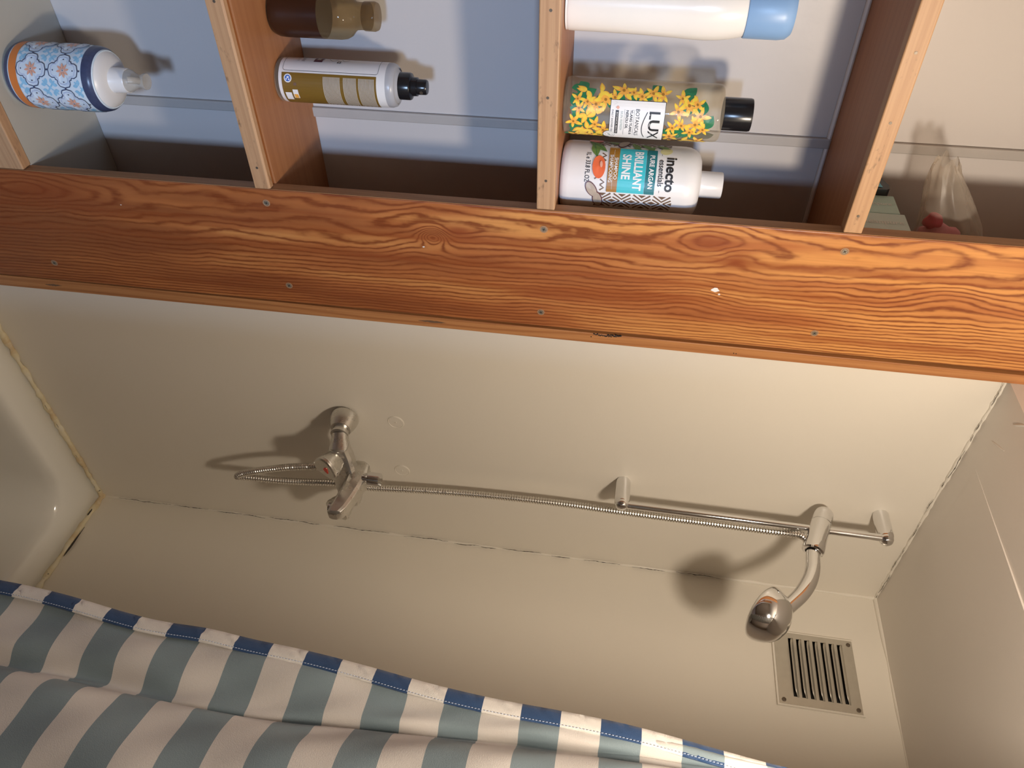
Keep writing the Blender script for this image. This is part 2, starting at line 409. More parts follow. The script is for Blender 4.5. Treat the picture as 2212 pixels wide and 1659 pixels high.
structure(mb.o('wall_next_far', 'room_paint'))
mb = MB()
for a, b in (((wy0, wz0), (wy0 + 0.03, wz1)), ((wy1 - 0.03, wz0), (wy1, wz1)), ((wy0 + 0.03, wz0), (wy1 - 0.03, wz0 + 0.03)), ((wy0 + 0.03, wz1 - 0.03), (wy1 - 0.03, wz1))):
    mb.box((5.04, a[0], a[1]), (5.1, b[0], b[1]))
win = structure(mb.o('window_1', 'white_plastic'))
box('window_pane', (5.07, wy0 + 0.03, wz0 + 0.03), (5.076, wy1 - 0.03, wz1 - 0.03), 'window_glass', win)
structure(box('wall_near', (-0.3, YF, 0), (-0.25, 0.9, ZR), 'room_paint'))
structure(box('wall_lower', (-0.05, -0.3, 0), (-0.004, 0.6005, 0.653), 'wall_paint'))
structure(box('wall_side', (-0.05, YF, 0), (0, -0.325, ZR), 'wall_paint'))
# painted-over plugs of the old fittings on the mixer wall
for py, pz in ((1.125, 1.282), (1.278, 1.278)):
    MB().lathe([(0.0172, -0.002), (0.0172, 0.0004), (0.0160, 0.0011), (0.0152, 0.0003), (0.0145, 0.0009), (0.0, 0.0011)], 40, (XW, py, pz), (1, 0, 0)).o('cover_plug', 'wall_paint', wl, True, 30)
    MB().lathe([(0.0018, 0.0), (0.0016, 0.0019), (0.0, 0.0022)], 12, (XW, py, pz), (1, 0, 0)).o('plug_pin', 'wall_paint', wl, True)

# ceiling sheet whose edge shows as a thin ridge
mbx = MB()
mbx.add([(0.040, 1.018, ZC - 0.0002), (0.34, 1.018, ZC - 0.0035), (X1, 1.018, ZC - 0.0035), (0.040, YB, ZC - 0.0002), (0.34, YB, ZC - 0.0035), (X1, YB, ZC - 0.0035), (0.040, 1.018, ZC + 0.001), (X1, 1.018, ZC + 0.001), (0.040, YB, ZC + 0.001), (X1, YB, ZC + 0.001)],
        [(0, 1, 4, 3), (1, 2, 5, 4), (0, 1, 2, 7, 6), (3, 4, 5, 9, 8), (0, 3, 8, 6), (2, 5, 9, 7), (6, 7, 9, 8)])
structure(mbx.o('trim_1', 'ceiling_paint'))
for k, (a, b, wd) in enumerate((((0.035, 0.95), (0.075, 0.93), 0.003), ((0.06, 0.885), (0.085, 0.86), 0.003))):
    pts = [Vector((a[0] + (b[0] - a[0]) * t / 6, a[1] + (b[1] - a[1]) * t / 6, ZC)) for t in range(7)]
    structure(MB().tube(pts, [0.0008, 0.0018, 0.002, 0.002, 0.002, 0.0016, 0.0006], 8).o('trim_%d' % (k + 2), 'ceiling_paint', smooth=True))

# ragged sealant beads and their cracks
def bead(name, P, r, mat, jit=0.0, step=0.012, side=(0, 0, 0)):
    Q = resample([Vector(p) for p in P], step); rr = []
    for q in Q: rr.append(r * random.uniform(0.6, 1.35) if jit else r)
    Q = [q + Vector([random.uniform(-jit, jit) for _ in range(3)]) for q in Q]
    return structure(MB().tube(Q, rr, 8).o(name, mat, smooth=True, angle=80))
def crack(name, P, wmax, up, nrm, gaps, step=0.004):
    """dark ragged slivers along a seam, lying on the bead, with gaps"""
    Q = resample([Vector(p) for p in P], step); up = Vector(up); nrm = Vector(nrm); mbk = MB(); i = 0
    L = len(Q)
    while i < L - 3:
        n = random.randint(*gaps[0])
        seg = Q[i:min(i + n, L)]
        if len(seg) >= 3:
            V = []; F = []
            wob = random.uniform(-0.002, 0.002)
            for k, q in enumerate(seg):
                t = k / (len(seg) - 1); wd = wmax * (0.25 + random.random()) * math.sin(PI * min(0.97, max(0.03, t))) ** 0.5
                wob += random.uniform(-0.0007, 0.0007); wob = max(-0.003, min(0.003, wob))
                c = q + up * wob; V += [c + up * wd / 2 + nrm * 0.0004, c - up * wd / 2 + nrm * 0.0004, c + nrm * -0.001]
            for k in range(len(seg) - 1):
                a = 3 * k; F += [(a, a + 1, a + 4, a + 3), (a + 1, a + 2, a + 5, a + 4), (a + 2, a, a + 3, a + 5)]
            mbk.add(V, F)
        i += n + random.randint(*gaps[1])
    return structure(mbk.o(name, 'mould'))
b1 = bead('trim_4', [(XW, 0.86, ZC), (XW, YB, ZC)], 0.0045, 'wall_paint', 0.0012)
crack('trim_5', [(XW + 0.0050, 0.86, ZC - 0.0040), (XW + 0.0050, YB - 0.01, ZC - 0.0040)], 0.0011, (0.3, 0, 1), (0.9, 0, -0.45), ((3, 22), (1, 9)))
bead('trim_6', [(XW, YB, ZT), (XW, YB, ZC)], 0.0045, 'wall_paint', 0.0006, 0.03)
crack('trim_7', [(XW + 0.0046, YB - 0.0052, ZT + 0.05), (XW + 0.0046, YB - 0.0052, 2.0)], 0.0013, (0.7, 0.7, 0), (0.7, -0.7, 0), ((6, 40), (0, 8)))
bead('trim_8', [(XW + 0.004, 0.87, ZT + 0.002), (XW + 0.004, YB, ZT + 0.002)], 0.0062, 'caulk', 0.0014)
bead('trim_9', [(XW, YB - 0.004, ZT + 0.002), (0.9, YB - 0.004, ZT + 0.002)], 0.0070, 'caulk', 0.0014)
crack('trim_10', [(XW + 0.010, 0.95, ZT + 0.0065), (XW + 0.010, YB - 0.02, ZT + 0.0065)], 0.003, (0.5, 0, 0.8), (0.85, 0, 0.5), ((2, 5), (10, 40)))
crack('trim_11', [(0.02, YB - 0.0125, ZT + 0.008), (0.09, YB - 0.0125, ZT + 0.008)], 0.005, (0, 0, 1), (0, -0.9, 0.4), ((2, 6), (2, 7)))
V = []; F = []
for k in range(15):
    t = k / 14; wd = 0.0045 * math.sin(PI * t ** 1.6) + 0.0006; X = 0.085 + 0.085 * t; z = ZT + 0.013 - 0.002 * t
    V += [(X, YB - 0.0045, z + wd / 2), (X, YB - 0.0055, z - wd / 2)]
    if k: F.append((2 * k - 2, 2 * k, 2 * k + 1, 2 * k - 1))
structure(mesh('trim_12', V, F, 'mould'))
bead('trim_13', [(XW, YB, ZC), (1.6, YB, ZC)], 0.005, 'wall_paint', 0.0004, 0.05)

# ------------------------------------------------------------------ recessed shelf wall
XBK = -0.215
sh = thing('shelf_unit', 'built-in open timber shelves with white painted back panel beside the shower', 'shelf', (XBK, 0.3, 0.4))
off = (XBK, 0.3, 0.4)
def part(mb_, name, mat, parent=sh, smooth=False, bev=0.0, o=off):
    q = mb_.o(name, mat, parent, smooth, None, o)
    if bev: bevel(q, bev)
    return q
part(MB().box((XBK - 0.02, -0.3, 0.4), (XBK, 0.86, ZR)), 'back_panel', 'panel_paint')
part(MB().box((XBK, 0.559, 0.745), (XBK + 0.007, 0.576, ZR)), 'back_batten', 'batten_paint', bev=0.002)
part(MB().box((XBK, -0.32, 0.4), (0.0, -0.3, ZR)), 'end_panel', 'shelf_wood')
part(MB().box((XBK, 0.83, 0.4), (-0.03, 0.85, ZR)), 'stud', 'reveal_wood')
shelves = [(0.655, 0.717, 'shelf_paint'), (1.120, 1.146, 'shelf_wood'), (1.567, 1.594, 'shelf_wood'), (2.010, 2.035, 'shelf_wood')]
for k, (z0, z1, mt) in enumerate(shelves):
    s_ = part(MB().box((XBK + 0.001, -0.3, z0 + 0.001), (-0.020, 0.83, z1)), 'shelf', mt)
    # front lipping: the second shelf has a rebated one
    if k == 1:
        V2 = [(-0.020, z0), (0.0, z0), (0.0, z1 - 0.004), (-0.002, z1 - 0.001), (-0.011, z1 - 0.001), (-0.012, z1 - 0.006), (-0.020, z1 - 0.006)]
        mbx = MB(); n = len(V2)
        mbx.add([(x, y, z) for y in (-0.3, 0.600) for x, z in V2], [tuple(range(n)), tuple(range(n, 2 * n))] + [(i, (i + 1) % n, n + (i + 1) % n, n + i) for i in range(n)])
        e = part(mbx, 'front_lipping', 'edge_wood', s_, o=off)
    else:
        e = part(MB().box((-0.020, -0.3, z0), (0.0, 0.600, z1 + 0.0006)), 'front_lipping', 'edge_wood', s_, bev=0.0018, o=off)
    for yy, dz in {0: (), 1: ((0.325, 0.5), (0.565, 0.45)), 2: ((0.318, 0.55), (0.429, 0.5), (0.552, 0.5)), 3: ((0.348, 0.55), (0.436, 0.5), (0.572, 0.5))}[k]:
        part(MB().lathe([(0.0022, -0.001), (0.002, 0.0004), (0, 0.0004)], 10, (0.0, yy, z0 + (z1 - z0) * dz), (1, 0, 0)), 'nail', 'dark_screw', s_, o=off)
part(MB().tube([(XBK + 0.002, -0.2, 2.008), (XBK + 0.002, 0.83, 2.008)], 0.004, 8), 'sealant_line', 'white_plastic')

# wide board covering the end of the shelves
bd = thing('wood_board', 'wide reddish-brown pine board with knots and screws between shelves and shower wall', 'board', (0, 0.602, 1.4))
BO = (0, 0.602, 1.4)
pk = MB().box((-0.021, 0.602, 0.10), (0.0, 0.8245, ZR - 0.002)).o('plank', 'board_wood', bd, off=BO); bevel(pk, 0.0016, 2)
part(MB().box((-0.0205, 0.6013, 0.10), (-0.0016, 0.6021, ZR - 0.002)), 'near_edge', 'reveal_wood', bd, o=BO)
def screw(y, z, fill, r=0.0042):
    part(MB().lathe([(r * 1.5, -0.001), (r * 1.45, 0.0003), (r * 1.05, 0.0004), (r, -0.0002), (0, -0.0002)], 18, (0.0, y, z), (1, 0, 0)), 'countersink', 'putty', bd, True, o=BO)
    q = part(MB().lathe([(r * 0.95, -0.001), (r * 0.9, 0.0006), (r * 0.5, 0.0007), (0, 0.0004)], 16, (0.0, y, z), (1, 0, 0)), 'screw', 'screw_steel', bd, True, o=BO)
    a = random.uniform(0, PI); m_ = MB()
    for t in (a, a + PI / 2):
        c, s_ = math.cos(t) * r * 0.62, math.sin(t) * r * 0.62; c2, s2 = -math.sin(t) * r * 0.16, math.cos(t) * r * 0.16
        m_.add([(0.0009, y + c + c2, z + s_ + s2), (0.0009, y + c - c2, z + s_ - s2), (0.0009, y - c - c2, z - s_ - s2), (0.0009, y - c + c2, z - s_ + s2)], [(0, 1, 2, 3)])
    m_.o('screw_slot', 'dark_screw', q, off=BO)
for y, z in ((0.626, 1.132), (0.788, 1.134), (0.634, 1.579), (0.795, 1.577), (0.631, 2.021), (0.786, 2.018), (0.786, 0.686)): screw(y, z, 0)
for (y, z, r) in ((0.7195, 1.8515, 0.0045), (0.7265, 1.858, 0.0016), (0.684, 1.385, 0.0014), (0.6515, 0.87, 0.001)):   # specks of dried white paint
    a = Art(); a.poly([(r * random.uniform(0.5, 1.2) * math.cos(t), 1.5 * r * random.uniform(0.5, 1.2) * math.sin(t)) for t in [2 * PI * k / 9 for k in range(9)]])
    k = len(a.V); VV = [(0.0004, y - 0.602 + p, z - 1.4 + q) for p, q in a.V] + [(-0.0004, y - 0.602 + p, z - 1.4 + q) for p, q in a.V[1:]]
    n = k - 1; FF = a.F + [(1 + i, 1 + (i + 1) % n, k + (i + 1) % n, k + i) for i in range(n)]
    mesh('paint_fleck', VV, FF, 'ink_white', bd)
# narrow strip with a shadow gap
mbx = MB()
mbx.add([(x, y, z) for z in (0.10, ZR - 0.002) for x, y in ((XW - 0.03, 0.8268 + 0.0034 * (z - 0.1)), (-0.0025, 0.8268 + 0.0034 * (z - 0.1)), (-0.0025, 0.8535), (XW - 0.03, 0.8535))], [(0, 1, 2, 3), (4, 5, 6, 7), (0, 1, 5, 4), (1, 2, 6, 5), (2, 3, 7, 6), (3, 0, 4, 7)])
st = structure(mbx.o('trim_14', 'strip_wood')); bevel(st, 0.0012)
m_ = MB()
for k in range(46):                                # dried black smear along the gap
    t = k / 45; z = 1.668 + 0.046 * t; y = 0.8325 + 0.0008 * math.sin(5 * t) + random.uniform(0, 0.0045) * (1 - abs(2 * t - 1) * 0.6)
    m_.lathe([(random.uniform(0.0006, 0.0017), -0.001), (random.uniform(0.0006, 0.0014), 0.0004), (0, 0.0005)], 7, (-0.0025, y, z), (1, 0, 0))
m_.lathe([(0.0011, -0.001), (0.0011, 0.0004), (0, 0.0004)], 7, (-0.0025, 0.8400, 1.664), (1, 0, 0))
m_.lathe([(0.001, -0.001), (0.001, 0.0004), (0, 0.0004)], 7, (-0.0025, 0.846, 1.903), (1, 0, 0)).lathe([(0.001, -0.001), (0.001, 0.0004), (0, 0.0004)], 7, (-0.0025, 0.8465, 1.907), (1, 0, 0))
m_.o('black_smear', 'ink_black', st)['kind'] = 'stuff'
for z, L, dp in ((1.36, 0.05, 0.004), (0.64, 0.035, 0.004)):
    V = []; F = []
    for k in range(13):
        t = k / 12; wd = dp * math.sin(PI * t) + 0.0004; V += [(-0.0022, 0.8405 + wd / 2 + random.uniform(-.0006, .0006), z + L * t), (-0.0022, 0.8405 - wd / 2 + random.uniform(-.0006, .0006), z + L * t)]
        if k: F.append((2 * k - 2, 2 * k, 2 * k + 1, 2 * k - 1))
    mesh('stain', V, F, 'ink_brown', st)

# ------------------------------------------------------------------ bath
def rrect(x0, x1, y0, y1, r, n=10):
    P = []
    for cx, cy, a0 in ((x1 - r, y1 - r, 0), (x0 + r, y1 - r, PI / 2), (x0 + r, y0 + r, PI), (x1 - r, y0 + r, 1.5 * PI)):
        for k in range(n + 1): a = a0 + PI / 2 * k / n; P.append((cx + r * math.cos(a), cy + r * math.sin(a)))
    return P
bt = thing('bathtub', 'white enamel bathtub with wide rounded rim in the shower corner', 'bathtub', (0.75, 1.19, 0.0))
rings = []
for ins, z, r in ((0.0, 0.40, 0.004), (0.0, ZT - 0.006, 0.004), (0.004, ZT, 0.006), (0.060, ZT - 0.0005, 0.06), (0.068, ZT - 0.002, 0.068), (0.075, ZT - 0.006, 0.075), (0.081, ZT - 0.014, 0.082), (0.086, ZT - 0.030, 0.088), (0.094, ZT - 0.075, 0.10), (0.110, ZT - 0.18, 0.12), (0.135, ZT - 0.30, 0.14), (0.16, ZT - 0.35, 0.15), (0.22, ZT - 0.372, 0.12)):
    rings.append([(x - 0.75, y - 1.19, z) for x, y in rrect(XW + 0.002 + ins, 1.55 - ins, 0.868 + ins, YB - 0.002 - ins, max(0.003, r))])
n = len(rings[0]); V = [p for q in rings for p in q]; F = []
for i in range(len(rings) - 1):
    for k in range(n): F.append((i * n + k, i * n + (k + 1) % n, (i + 1) * n + (k + 1) % n, (i + 1) * n + k))
F.append(tuple(range((len(rings) - 1) * n, len(rings) * n)))
mesh('basin', V, F, 'tub_enamel', bt, True, 60)
box('front_panel', (XW - 0.75, 0.868 - 1.19, 0.0), (1.55 - 0.75, 0.885 - 1.19, 0.41), 'white_plastic', bt)
MB().lathe([(0.03, 0), (0.03, 0.004), (0.022, 0.006), (0, 0.004)], 24, (0.22 - 0.75, 0.0, ZT - 0.372)).o('drain', 'chrome', bt, True)

# ------------------------------------------------------------------ shower mixer
mx = thing('shower_mixer', 'chrome two-handle bath and shower mixer tap on the cream wall', 'tap', (XW, 1.215, 1.18)); MO = (XW, 1.215, 1.18)
def mp(mb_, name, mat='chrome_dull', parent=mx, smooth=True, angle=35): return mb_.o(name, mat, parent, smooth, angle, MO)
for yy in (1.119, 1.305):
    s_ = 1 if yy < 1.2 else -1
    MB().lathe([(0.021, 0.0), (0.021, 0.008), (0, 0.008)], 28, (XW, yy, 1.178), (1, 0, 0)).o('rose_gap_dark', 'black_void', mx, True, 35, MO)  # black disc painted in for the dark gap between rose and wall
    mp(MB().lathe(sub([(0.0268, 0.006), (0.0282, 0.009), (0.0284, 0.016), (0.0262, 0.027), (0.0212, 0.040), (0.0200, 0.0425), (0.0170, 0.0425)], 3), 36, (XW, yy, 1.178), (1, 0, 0.04 * s_)), 'wall_rose', 'chrome_dull')
    mp(MB().lathe([(0.0165, 0.036), (0.0165, 0.052), (0.0182, 0.0525), (0.0182, 0.055), (0.0165, 0.056), (0.012, 0.056)], 32, (XW, yy, 1.178), (1, 0.04 * s_, 0.05)), 'union_nut', 'chrome_dull')
    A = Vector((0.036, yy + 0.003 * s_, 1.181)); B = Vector((0.066, yy + 0.024 * s_, 1.187))
    mp(MB().tube([A, A.lerp(B, 0.3), A.lerp(B, 0.7), B, B + Vector((0.012, 0.006 * s_, 0))], [0.0162, 0.0172, 0.0210, 0.0232, 0.015], 28), 'inlet_arm')
# faceted body bridging both arms
prof = [(1.128, 0.017, 0.019), (1.150, 0.019, 0.024), (1.185, 0.019, 0.026), (1.215, 0.020, 0.027), (1.245, 0.019, 0.026), (1.280, 0.019, 0.024), (1.300, 0.017, 0.019)]
V = []; F = []; ns = 12
for y, rx, rz in prof:
    for k in range(ns):
        a = 2 * PI * k / ns + PI / ns; c, s_ = math.cos(a), math.sin(a)
        V.append((0.064 + rx * math.copysign(abs(c) ** 0.65, c), y, 1.187 + rz * math.copysign(abs(s_) ** 0.65, s_)))
for i in range(len(prof) - 1):
    for k in range(ns): F.append((i * ns + k, i * ns + (k + 1) % ns, (i + 1) * ns + (k + 1) % ns, (i + 1) * ns + k))
F += [tuple(range(ns)), tuple(range((len(prof) - 1) * ns, len(prof) * ns))]
mp(MB().add(V, F), 'mixer_body', angle=25)
mp(MB().lathe([(0.012, 0), (0.012, 0.018), (0.0105, 0.019), (0.0105, 0.032), (0.0085, 0.033)], 24, (0.064, 1.196, 1.166), (0, 0.12, -1)), 'hose_outlet')
def handle(y, ink, lab):
    ax = Vector((0.92, 0.02, -0.39)).normalized(); base = Vector((0.064, y, 1.186)) + ax * 0.006
    tri = lambda th: 1 + 0.09 * math.cos(3 * th + 0.6)
    pts = [base + ax * t for t in (0, 0.008, 0.015, 0.028, 0.036, 0.040, 0.042)]
    h = mp(MB().tube(pts, [0.0175, 0.0190, 0.0220, 0.0262, 0.0280, 0.0274, 0.0240], 36, True, tri), 'handle_' + lab, angle=28)
    u = ax.cross(Vector((0, 0, 1))).normalized(); v = u.cross(ax); c = base + ax * 0.0424
    V = []
    P = [(0.0, -0.0045), (0.006, -0.001), (0.0085, 0.004), (0.006, 0.006), (0.0, 0.0055), (-0.006, 0.006), (-0.0085, 0.004), (-0.006, -0.001)]
    P = [(p * 1.05, q * 1.1 + 0.003) for p, q in P]
    for d in (-0.001, 0.0004): V += [c + u * p + v * q + ax * d for p, q in P]
    n = len(P); m2 = MB().add(V, [tuple(range(n)), tuple(range(n, 2 * n))] + [(i, (i + 1) % n, n + (i + 1) % n, n + i) for i in range(n)])
    m2.o('temperature_mark', ink, h, off=MO)
    # chrome insert ring
    MB().tube([base + ax * 0.0338, base + ax * 0.0356], [0.0281, 0.0285], 36, True, tri).o('grip_ring', 'chrome', h, True, 30, MO)
handle(1.150, 'ink_red', 'hot'); handle(1.283, 'ink_cap_blue', 'cold')
for o in list(mx.children):
    if o.name.startswith('handle_'): o['label'] = ('chrome handle with red mark' if 'hot' in o.name else 'chrome handle with blue mark'); o.name = 'handle'
# spout block with flat top, narrowing outwards
sec = [(0.042, 0.0200, 1.228, 1.200), (0.050, 0.0225, 1.236, 1.198), (0.074, 0.0220, 1.238, 1.196), (0.104, 0.0185, 1.233, 1.194), (0.134, 0.0160, 1.226, 1.189), (0.156, 0.0155, 1.220, 1.185), (0.168, 0.0140, 1.213, 1.184), (0.174, 0.009, 1.205, 1.188)]
V = []; F = []
for x, hw, zt, zb in sec:
    yc = 1.212
    V += [(x, yc - hw, zb + 0.006), (x, yc - hw * 1.0, zt - 0.007), (x, yc - hw * 0.72, zt), (x, yc + hw * 0.72, zt), (x, yc + hw, zt - 0.007), (x, yc + hw, zb + 0.006), (x, yc + hw * 0.6, zb), (x, yc - hw * 0.6, zb)]
for i in range(len(sec) - 1):
    for k in range(8): F.append((i * 8 + k, i * 8 + (k + 1) % 8, (i + 1) * 8 + (k + 1) % 8, (i + 1) * 8 + k))
F += [tuple(range(8)), tuple(range(8 * (len(sec) - 1), 8 * len(sec)))]
so = mp(MB().add(V, F), 'spout', angle=24); bevel(so, 0.002, 2)
mp(MB().lathe([(0.011, 0), (0.011, -0.010), (0.009, -0.010), (0.009, -0.002), (0, -0.002)], 24, (0.153, 1.212, 1.192)), 'aerator', 'chrome', so)
MB().lathe([(0.005, 0), (0.0046, 0.0008), (0, 0.0009)], 18, (0.058, 1.212, 1.2358), (0, 0, 1)).o('spout_mark', 'grey_plastic', so, True, 40, MO)
ax = Vector((0.05, -0.06, 1)).normalized()
mp(MB().lathe([(0.0105, 0), (0.0105, 0.007), (0.0095, 0.0075), (0.0095, 0.010), (0.0130, 0.0105), (0.0142, 0.012), (0.0142, 0.034), (0.0132, 0.0365), (0.0, 0.037)], 32, (0.080, 1.200, 1.231), ax), 'diverter_knob', 'chrome')

# ------------------------------------------------------------------ hose, rail, hand shower
hp = [(0.064, 1.1985, 1.152), (0.064, 1.203, 1.118), (0.064, 1.216, 1.06), (0.064, 1.236, 1.00), (0.062, 1.258, 0.950), (0.060, 1.2735, 0.931), (0.055, 1.281, 0.936), (0.052, 1.283, 0.970),
      (0.050, 1.284, 1.016), (0.046, 1.283, 1.075), (0.040, 1.281, 1.145), (0.031, 1.295, 1.206), (0.022, 1.292, 1.34), (0.020, 1.285, 1.470), (0.019, 1.282, 1.62), (0.021, 1.282, 1.743), (0.026, 1.277, 1.85), (0.034, 1.267, 1.947), (0.046, 1.252, 2.035), (0.053, 1.243, 2.076), (0.062, 1.233, 2.098), (0.074, 1.229, 2.108)]
Q = resample(catmull(hp, 10), 0.0011)
rr = [(0.0056, 0.0071, 0.0077, 0.0075, 0.0066)[i % 5] for i in range(len(Q))]
tag(MB().tube(Q, rr, 12).o('shower_hose', 'hose_metal', None, True, 25), 'ribbed metal shower hose looping below the mixer and up to the hand shower', 'hose')
rl = thing('shower_rail', 'vertical chrome riser rail on two rounded wall brackets', 'rail', (XW, 1.226, 1.75)); RO = (XW, 1.226, 1.75)
MB().tube([(0.046, 1.226, 1.745), (0.046, 1.230, 2.262)], 0.0072, 24).o('rail_tube', 'chrome', rl, True, 40, RO)
for y, z, dz in ((1.2245, 1.753, 0.0), (1.2325, 2.259, 0.004)):
    P = []; R = []
    for t in [k / 8 for k in range(9)]:
        a = PI / 2 * t; P.append((XW - 0.002 + 0.010 * (1 - math.cos(a)), y, z)); R.append(0.0128 + 0.004 * 0 + 0.0 * t)
    prof = [(0.0118, -0.003), (0.0134, 0.002), (0.0138, 0.010), (0.0138, 0.052), (0.0134, 0.0565), (0.0128, 0.058), (0.0126, 0.0595), (0.0120, 0.064), (0.0095, 0.069), (0.006, 0.0715), (0.0, 0.0725)]
    MB().lathe([(r * 1.10, h) for r, h in prof], 32, (XW, y, z), (1, 0, dz)).o('rail_bracket', 'chrome', rl, True, 35, RO)
# slider with tilted cone holder
sx_ = Vector((0.0, 1.221, 2.150)); dirv = Vector((0.105, 0.010, -0.036)).normalized()
slider_prof = sub([(0.0, 0.0), (0.009, 0.002), (0.0145, 0.008), (0.0165, 0.016), (0.0168, 0.024)], 3) + [(0.0168, 0.034), (0.0160, 0.0345), (0.0160, 0.036), (0.0170, 0.0365), (0.0172, 0.062), (0.0178, 0.085), (0.0186, 0.098), (0.0180, 0.103), (0.0150, 0.105), (0.0125, 0.105), (0.0125, 0.100)]
sl = MB().lathe([(r * 1.12, h) for r, h in slider_prof], 36, sx_, dirv).o('slider_holder', 'chrome', rl, True, 30, RO)
hs = thing('hand_shower', 'chrome hand shower with domed head leaning out of the slider holder', 'shower head', (0.10, 1.232, 2.118)); HO = (0.10, 1.232, 2.118)
hpth = catmull([(0.066, 1.2285, 2.128), (0.085, 1.2300, 2.122), (0.105, 1.2315, 2.1165), (0.135, 1.2325, 2.113), (0.165, 1.2330, 2.103), (0.195, 1.2335, 2.085), (0.222, 1.2340, 2.061), (0.240, 1.2340, 2.045)], 6)
k = len(hpth); hr = [0.0114 + 0.0024 * min(1, i / 14) + 0.0005 * math.sin(i * 0.3) for i in range(k)]
hpth = [Vector(p) for p in hpth]
MB().tube(hpth, hr, 28).o('grip', 'chrome', hs, True, 40, HO)
MB().lathe([(0.0115, 0), (0.0130, 0.002), (0.0130, 0.010), (0.0118, 0.012)], 28, hpth[16], (hpth[17] - hpth[16])).o('grip_collar', 'chrome', hs, True, 35, HO)
nrm = Vector((0.60, -0.22, 0.77)).normalized(); hc = Vector((0.250, 1.2335, 2.030))
dome = [(0.0455, -0.014), (0.0480, -0.012), (0.0490, -0.008), (0.0485, -0.003), (0.0468, 0.004), (0.0430, 0.0135), (0.0370, 0.0225), (0.0285, 0.0295), (0.0180, 0.0340), (0.0085, 0.0358), (0.0, 0.0362)]
dome = [(r * 1.05, h * 1.05) for r, h in dome]
MB().lathe(dome, 48, hc - nrm * 0.008, nrm).o('head_shell', 'chrome', hs, True, 40, HO)
MB().lathe([(0.0435, -0.0150), (0.0435, -0.0125), (0.0, -0.0125)], 40, hc - nrm * 0.008, nrm).o('spray_face', 'grey_plastic', hs, True, 40, HO)

# ------------------------------------------------------------------ vent grille
vg = thing('vent_grille', 'square metal vent grille with seven louvres high on the back wall', 'vent', (0.185, YB, 2.188)); VO = (0.185, YB, 2.188)
vx0, vx1, vz0, vz1 = 0.106, 0.263, 2.107, 2.268
yp = YB - 0.006
slots = [2.136 + 0.0167 * k for k in range(7)]
m_ = MB(); sx0, sx1 = 0.118, 0.246; shh = 0.0068
m_.box((vx0, yp - 0.0015, vz0), (sx0, yp, vz1)).box((sx1, yp - 0.0015, vz0), (vx1, yp, vz1))
zz = vz0
for s_ in slots: m_.box((sx0, yp - 0.0015, zz), (sx1, yp, s_)); zz = s_ + shh
m_.box((sx0, yp - 0.0015, zz), (sx1, yp, vz1))
m_.o('face_plate', 'vent_metal', vg, off=VO)
MB().box((vx0 - 0.004, yp, vz0 - 0.004), (vx0 + 0.004, YB, vz1 + 0.004)).box((vx1 - 0.004, yp, vz0 - 0.004), (vx1 + 0.003, YB, vz1 + 0.004)).box((vx0 + 0.004, yp, vz0 - 0.004), (vx1 - 0.004, YB, vz0 + 0.004)).box((vx0 + 0.004, yp, vz1 - 0.004), (vx1 - 0.004, YB, vz1 + 0.004)).o('paint_edge', 'wall_paint', vg, off=VO)
MB().box((vx0 + 0.005, YB - 0.002, vz0 + 0.005), (vx1 - 0.005, YB - 0.0005, vz1 - 0.005)).o('duct_dark_backing', 'black_void', vg, off=VO)  # black slab on the wall stands in for the unlit duct behind the slots
for s_ in slots:
    V = []; F = []; nu, nv = 16, 5
    for i in range(nu + 1):
        u = i / nu; e = min(1.0, math.sin(PI * u) * 3.0) ** 0.6
        for j in range(nv + 1):
            t = j / nv                      # from the upper slot edge (t=0) out and down to the lip (t=1)
            V.append((sx0 - 0.001 + (sx1 - sx0 + 0.002) * u, yp - 0.0016 - 0.0105 * e * math.sin(t * PI / 2), s_ + shh + 0.0040 - (shh + 0.0026) * t * (0.35 + 0.65 * e)))
    for i in range(nu):
        for j in range(nv): a = i * (nv + 1) + j; F.append((a, a + 1, a + nv + 2, a + nv + 1))
    lo = mesh('louvre', [Vector(v) - Vector(VO) for v in V], F, 'vent_metal', vg, True, 60)
    lo.modifiers.new('thick', 'SOLIDIFY').thickness = 0.0008
for x, z in ((vx0 + 0.009, vz1 - 0.008), (vx1 - 0.008, vz1 - 0.008), (vx1 - 0.008, vz0 + 0.009), (vx0 + 0.008, vz0 + 0.008)):
    MB().lathe([(0.0045, 0), (0.0042, 0.0012), (0.0028, 0.0016), (0.0022, 0.0008), (0, 0.0006)], 16, (x, yp - 0.0015, z), (0, -1, 0)).o('screw', 'dark_screw', vg, True, 40, VO)

# ------------------------------------------------------------------ bottles
def lathe_part(prof, name, mat, parent, n=48, smooth=True, angle=40, **k): return MB().lathe(prof, n, **k).o(name, mat, parent, smooth, angle)

